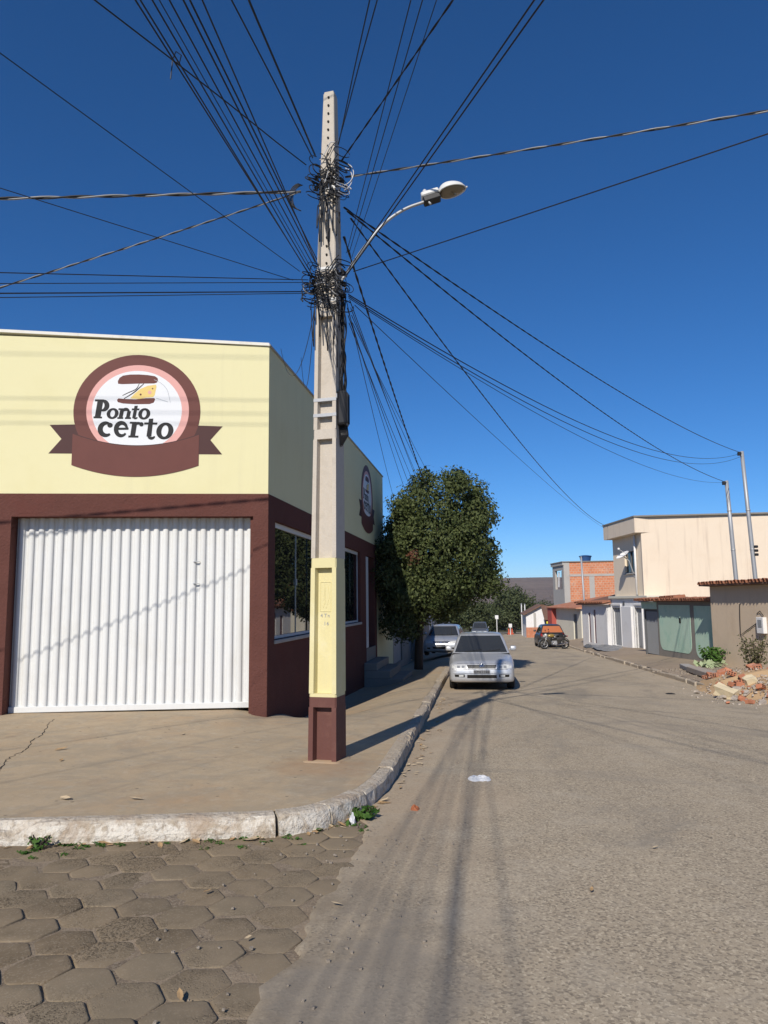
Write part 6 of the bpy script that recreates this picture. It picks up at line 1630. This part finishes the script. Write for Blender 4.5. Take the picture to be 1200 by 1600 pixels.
tag(chunk(mt['creamblock'], (4.78, 16.35, roadz(16.4) + .16), (.42, .24, .2), 41, 'stone_block'), 'large cream block lying tilted at the kerb end in front of the rubble', 'block')
tag(chunk(mt['creamblock'], (5.45, 16.9, gz(5.45, 16.9) + .3), (.26, .2, .22), 43, 'stone_block'), 'small white block standing among the broken bricks', 'block')
# kerb slabs / planks lying on the pavement
def plank(p0, p1, w, h, lab, mat):
    p0, p1 = Vector(p0), Vector(p1); d = (p1 - p0); L = d.length; d.normalize(); s = Vector((-d.y, d.x, 0)).normalized(); n = d.cross(s) * -1 if d.cross(s).z < 0 else d.cross(s)
    m = MB(); m.bevbox(0, L, -w / 2, w / 2, 0, h, .012, lambda a, b, c: tuple(p0 + d * a + s * b + n * c)); return tag(m.make('kerb_slab', mat), lab, 'slab', 'loose kerb slabs')
plank((6.1, 25.0, rwalk_z(6.1, 25) - .0), (5.75, 22.6, rwalk_z(5.75, 22.6) + .02), .28, .13, 'further one of two loose concrete kerb slabs on the right pavement', mt['cementlight'])
plank((5.78, 22.75, rwalk_z(5.78, 22.7) + .02), (5.55, 19.7, rwalk_z(5.55, 19.7) + .03), .32, .15, 'nearer one of two loose concrete kerb slabs, beside the sand', mt['mortar'])
# gravel spread
mb = MB()
for k in range(900):
    x, y = Rs.gauss(6.5, .5), Rs.uniform(20.2, 24.5); s = Rs.uniform(.015, .045); z = rwalk_z(x, y) + s * .4
    mb.hexa([(x + s * a + Rs.uniform(-.4, .4) * s, y + s * b, z + s * c) for c in (-.5, .5) for a, b in ((-.6, -.6), (.6, -.6), (.6, .6), (-.6, .6))])
mb.make('gravel', mt['gravel'], kind='stuff')
# plants at the taupe wall
def shrub(name, label, base, h, r, n, leaf, mat, seed, stems=7):
    rg = np.random.default_rng(seed); th = thing(name, label, 'plant', base); P, N = [], []
    for k in range(stems):
        a = 2 * pi * k / stems + rg.uniform(-.3, .3); tip = Vector(base) + Vector((r * cos(a) * rg.uniform(.4, 1), r * sin(a) * rg.uniform(.4, 1), h * rg.uniform(.6, 1.05)))
        mid = Vector(base).lerp(tip, .5) + Vector((0, 0, h * .08)); pts = catmull([base, mid, tip], 5)
        m = MB(); m.tube(pts, list(np.linspace(.014, .004, len(pts))), 5); m.make('stem', mt['bark'], th)
        for q in range(n // stems):
            f = rg.uniform(.25, 1.0); p = Vector(base).lerp(tip, f); P.append((p.x + rg.normal(0, r * .16), p.y + rg.normal(0, r * .16), p.z + rg.normal(0, h * .05))); N.append((cos(a) * .5, sin(a) * .5 - .3, .8))
    leaf_cloud('foliage', P, N, leaf, mt[mat], th, rg); return th
shrub('leafy_bush', 'low bright green bush at the foot of the taupe wall', (7.05, 25.3, rwalk_z(7.05, 25.3)), .6, .45, 400, .13, 'weed', 3, 12)
shrub('pale_plant', 'pale large-leaved plant creeping beside the green bush', (6.75, 24.6, rwalk_z(6.75, 24.6)), .22, .6, 60, .26, 'paleleaf', 5, 8)
shrub('dry_shrub', 'tall dry upright shrub against the taupe wall at the right edge', (6.95, 21.1, rwalk_z(6.95, 21.1)), 1.1, .42, 700, .08, 'shrubleaf', 8, 13)
shrub('kerb_weed', 'small green weed growing at the foot of the whitewashed kerb', (-3.25, 5.13, roadz(5.13) + .01), .10, .08, 40, .045, 'weed', 12, 8)
shrub('kerb_weed', 'tuft of green grass at the broken kerb corner', (-1.06, 6.2, roadz(6.2) + .01), .10, .12, 130, .07, 'weed', 14, 16)
# moss and grass in paver joints along the kerb
rg = np.random.default_rng(15); P = []
for k in range(46):
    s = rg.uniform(KS[s_near((-3.4, 5.2))], KS[s_near((-1.2, 6.1))]); p, tg = kerb_at(s); nr = Vector((tg.y, -tg.x)); q = p + nr * abs(rg.normal(0.02, .16))
    for j in range(14): P.append((q.x + rg.normal(0, .022), q.y + rg.normal(0, .012), roadz(q.y) + .018 + rg.uniform(0, .015)))
leaf_cloud('joint_moss', P, np.tile([0, 0, 1.], (len(P), 1)), .028, mt['weed'], None, rg, kind='stuff')
# fallen leaves
lf = MB(); lf.v = [(-.5, 0, .02), (-.2, .17, .06), (.2, .16, .05), (.5, 0, .12), (.2, -.16, .07), (-.2, -.17, .04), (-.2, 0, .0), (.2, 0, .01)]
lf.f = [(0, 6, 1), (1, 6, 7, 2), (2, 7, 3), (0, 5, 6), (5, 4, 7, 6), (4, 3, 7)]
leaf_mes = []
for m_ in ('dryleaf', 'dryleaf2'):
    me = bpy.data.meshes.new('fallen_leaf'); me.from_pydata(lf.v, [], lf.f); me.materials.append(mt[m_]); leaf_mes.append(me)
def fallen(x, y, z, s, lab, grp):
    o = inst('fallen_leaf', leaf_mes[Rs.randrange(2)], (x, y, z), (Rs.uniform(-.2, .2), Rs.uniform(-.2, .2), Rs.uniform(0, 6.28)), None, (s, s, s * .6)); tag(o, lab, 'leaf', grp)
for k in range(38):
    s = Rs.uniform(KS[s_near((-3.59, 5.17))], KS[s_near((-1.05, 6.9))]); p, tg = kerb_at(s); nr = Vector((tg.y, -tg.x)); q = p + nr * (.03 + abs(Rs.gauss(0, .05)))
    fallen(q.x, q.y, roadz(q.y) + .03, Rs.uniform(.06, .13), 'dry leaf lying in the gutter along the whitewashed kerb', 'leaves along the whitewashed kerb')
for k in range(70):
    y = Rs.uniform(7, 16); p, tg = kerb_at(KS[s_near((-1.05, y))] + Rs.uniform(-.5, .5)); q = Vector((p.x + .06 + abs(Rs.gauss(0, .13)), p.y))
    fallen(q.x, q.y, roadz(q.y) + .04, Rs.uniform(.05, .11), 'dry leaf in the gutter between the pole and the silver sedan', 'leaves along the side kerb')
for (x, y, s) in ((-5.0, 8.25, .16), (-3.55, 5.95, .16), (-2.95, 6.0, .14), (-4.6, 7.6, .1), (-4.0, 9.4, .1), (-3.0, 8.6, .09)):
    fallen(x, y, walkz(x, y) + .012, s, 'pale dry leaf lying on the pavement before the garage door', 'leaves on the pavement')
for (x, y, s) in ((-1.35, 3.2, .075), (-1.25, 3.8, .05), (.55, 4.7, .06), (-.9, 4.3, .07), (-1.7, 4.4, .07), (1.1, 5.6, .06)):
    fallen(x, y, roadz(y) + .045, s, 'dry leaf lying on the roadway near the paver edge', 'leaves on the roadway')
# twigs and pebbles on the street
mb = MB()
for k in range(260):
    x, y = (Rs.gauss(-1.0, .35), Rs.uniform(3.0, 6.2)) if k < 110 else (Rs.uniform(-.9, 4), Rs.uniform(3, 12)); s = Rs.uniform(.004, .012); z = roadz(y) + .032
    if (Vector((x, y)) - kerb_at(KS[s_near((x, y))])[0]).length < .05: continue
    mb.hexa([(x + s * a + Rs.uniform(-.4, .4) * s, y + s * b, z + s * c) for c in (-.5, .6) for a, b in ((-.7, -.6), (.7, -.6), (.6, .6), (-.6, .6))])
mb.make('pebbles', mt['gravel'], kind='stuff')
# crumpled plastic on the road, bottle cap bits
def crumple(label, c, sx, sy, h, mat, seed, name='litter', n=16):
    mb = MB(); mb.quadgrid(lambda u, v: (c[0] + sx * (u - .5) * (1 + .5 * (fbm(v * 4, 1, 2, seed) - .5)), c[1] + sy * (v - .5) * (1 + .6 * (fbm(u * 4, 5, 2, seed) - .5)), c[2] + h * fbm(u * 6, v * 6, 3, seed) * 1.6 * sin(pi * u) ** .5 * sin(pi * v) ** .5), n, n)
    return tag(mb.make(name, mat, smooth=False), label, 'litter')
crumple('crumpled white plastic bag lying on the road before the sedan', (-.15, 7.85, roadz(7.85) + .022), .24, .26, .035, mt['plastic'], 3, 'plastic_bag', 22)
crumple('small white and green plastic scrap at the broken kerb', (-1.14, 6.06, roadz(6.06) + .02), .06, .07, .09, mt['plastic'], 5, 'plastic_scrap', 10)
crumple('small green plastic scrap beside the white one at the kerb', (-1.16, 6.0, roadz(6.0) + .02), .04, .05, .05, mt['weed'], 6, 'plastic_scrap', 8)
crumple('orange fragment lying on the road near the kerb corner', (-.68, 6.53, roadz(6.53) + .022), .075, .09, .05, mt['orange'], 7, 'orange_fragment', 8)
# grey sheeting lying on the right pavement
crumple('crumpled grey plastic sheet spread on the pavement before the white house', (6.2, 40.6, rwalk_z(6.2, 40.6) + .02), 1.5, 5.5, .14, mt['tarp'], 9, 'plastic_sheet', 34)
crumple('dark rags heaped at the far end of the grey sheet', (5.7, 44.2, rwalk_z(5.7, 44.2) + .02), .8, 1.6, .2, mt['doordark'], 11, 'rag_heap', 18)
# drain cover / dark stain pieces on the road
o = tag(crumple('flattened dark cardboard scrap on the road left of the rubble', (3.9, 17.3, roadz(17.3) + .026), .22, .2, .03, mt['tyre'], 12, 'cardboard_scrap', 10), 'flattened dark scrap on the road left of the rubble', 'litter')

# ================================================================ AIR
hz_m = bpy.data.materials.new('haze_air'); hz_m.use_nodes = True
hn = hz_m.node_tree.nodes; hl_ = hz_m.node_tree.links
for n_ in list(hn): hn.remove(n_)
ho = hn.new('ShaderNodeOutputMaterial'); hv = hn.new('ShaderNodeVolumePrincipled')
hv.inputs['Color'].default_value = (.86, .91, 1.0, 1); hv.inputs['Density'].default_value = 0.00014; hv.inputs['Anisotropy'].default_value = 0.2
hl_.new(hv.outputs[0], ho.inputs['Volume'])
lo_, hi_ = min(v.co.z for v in terrain.data.vertices), max(v.co.z for v in terrain.data.vertices)
mb = MB(); mb.box(-2700, 2700, -320, 3600, lo_ - 1.0, hi_ + 4.0); mb.make('haze', hz_m, kind='stuff')
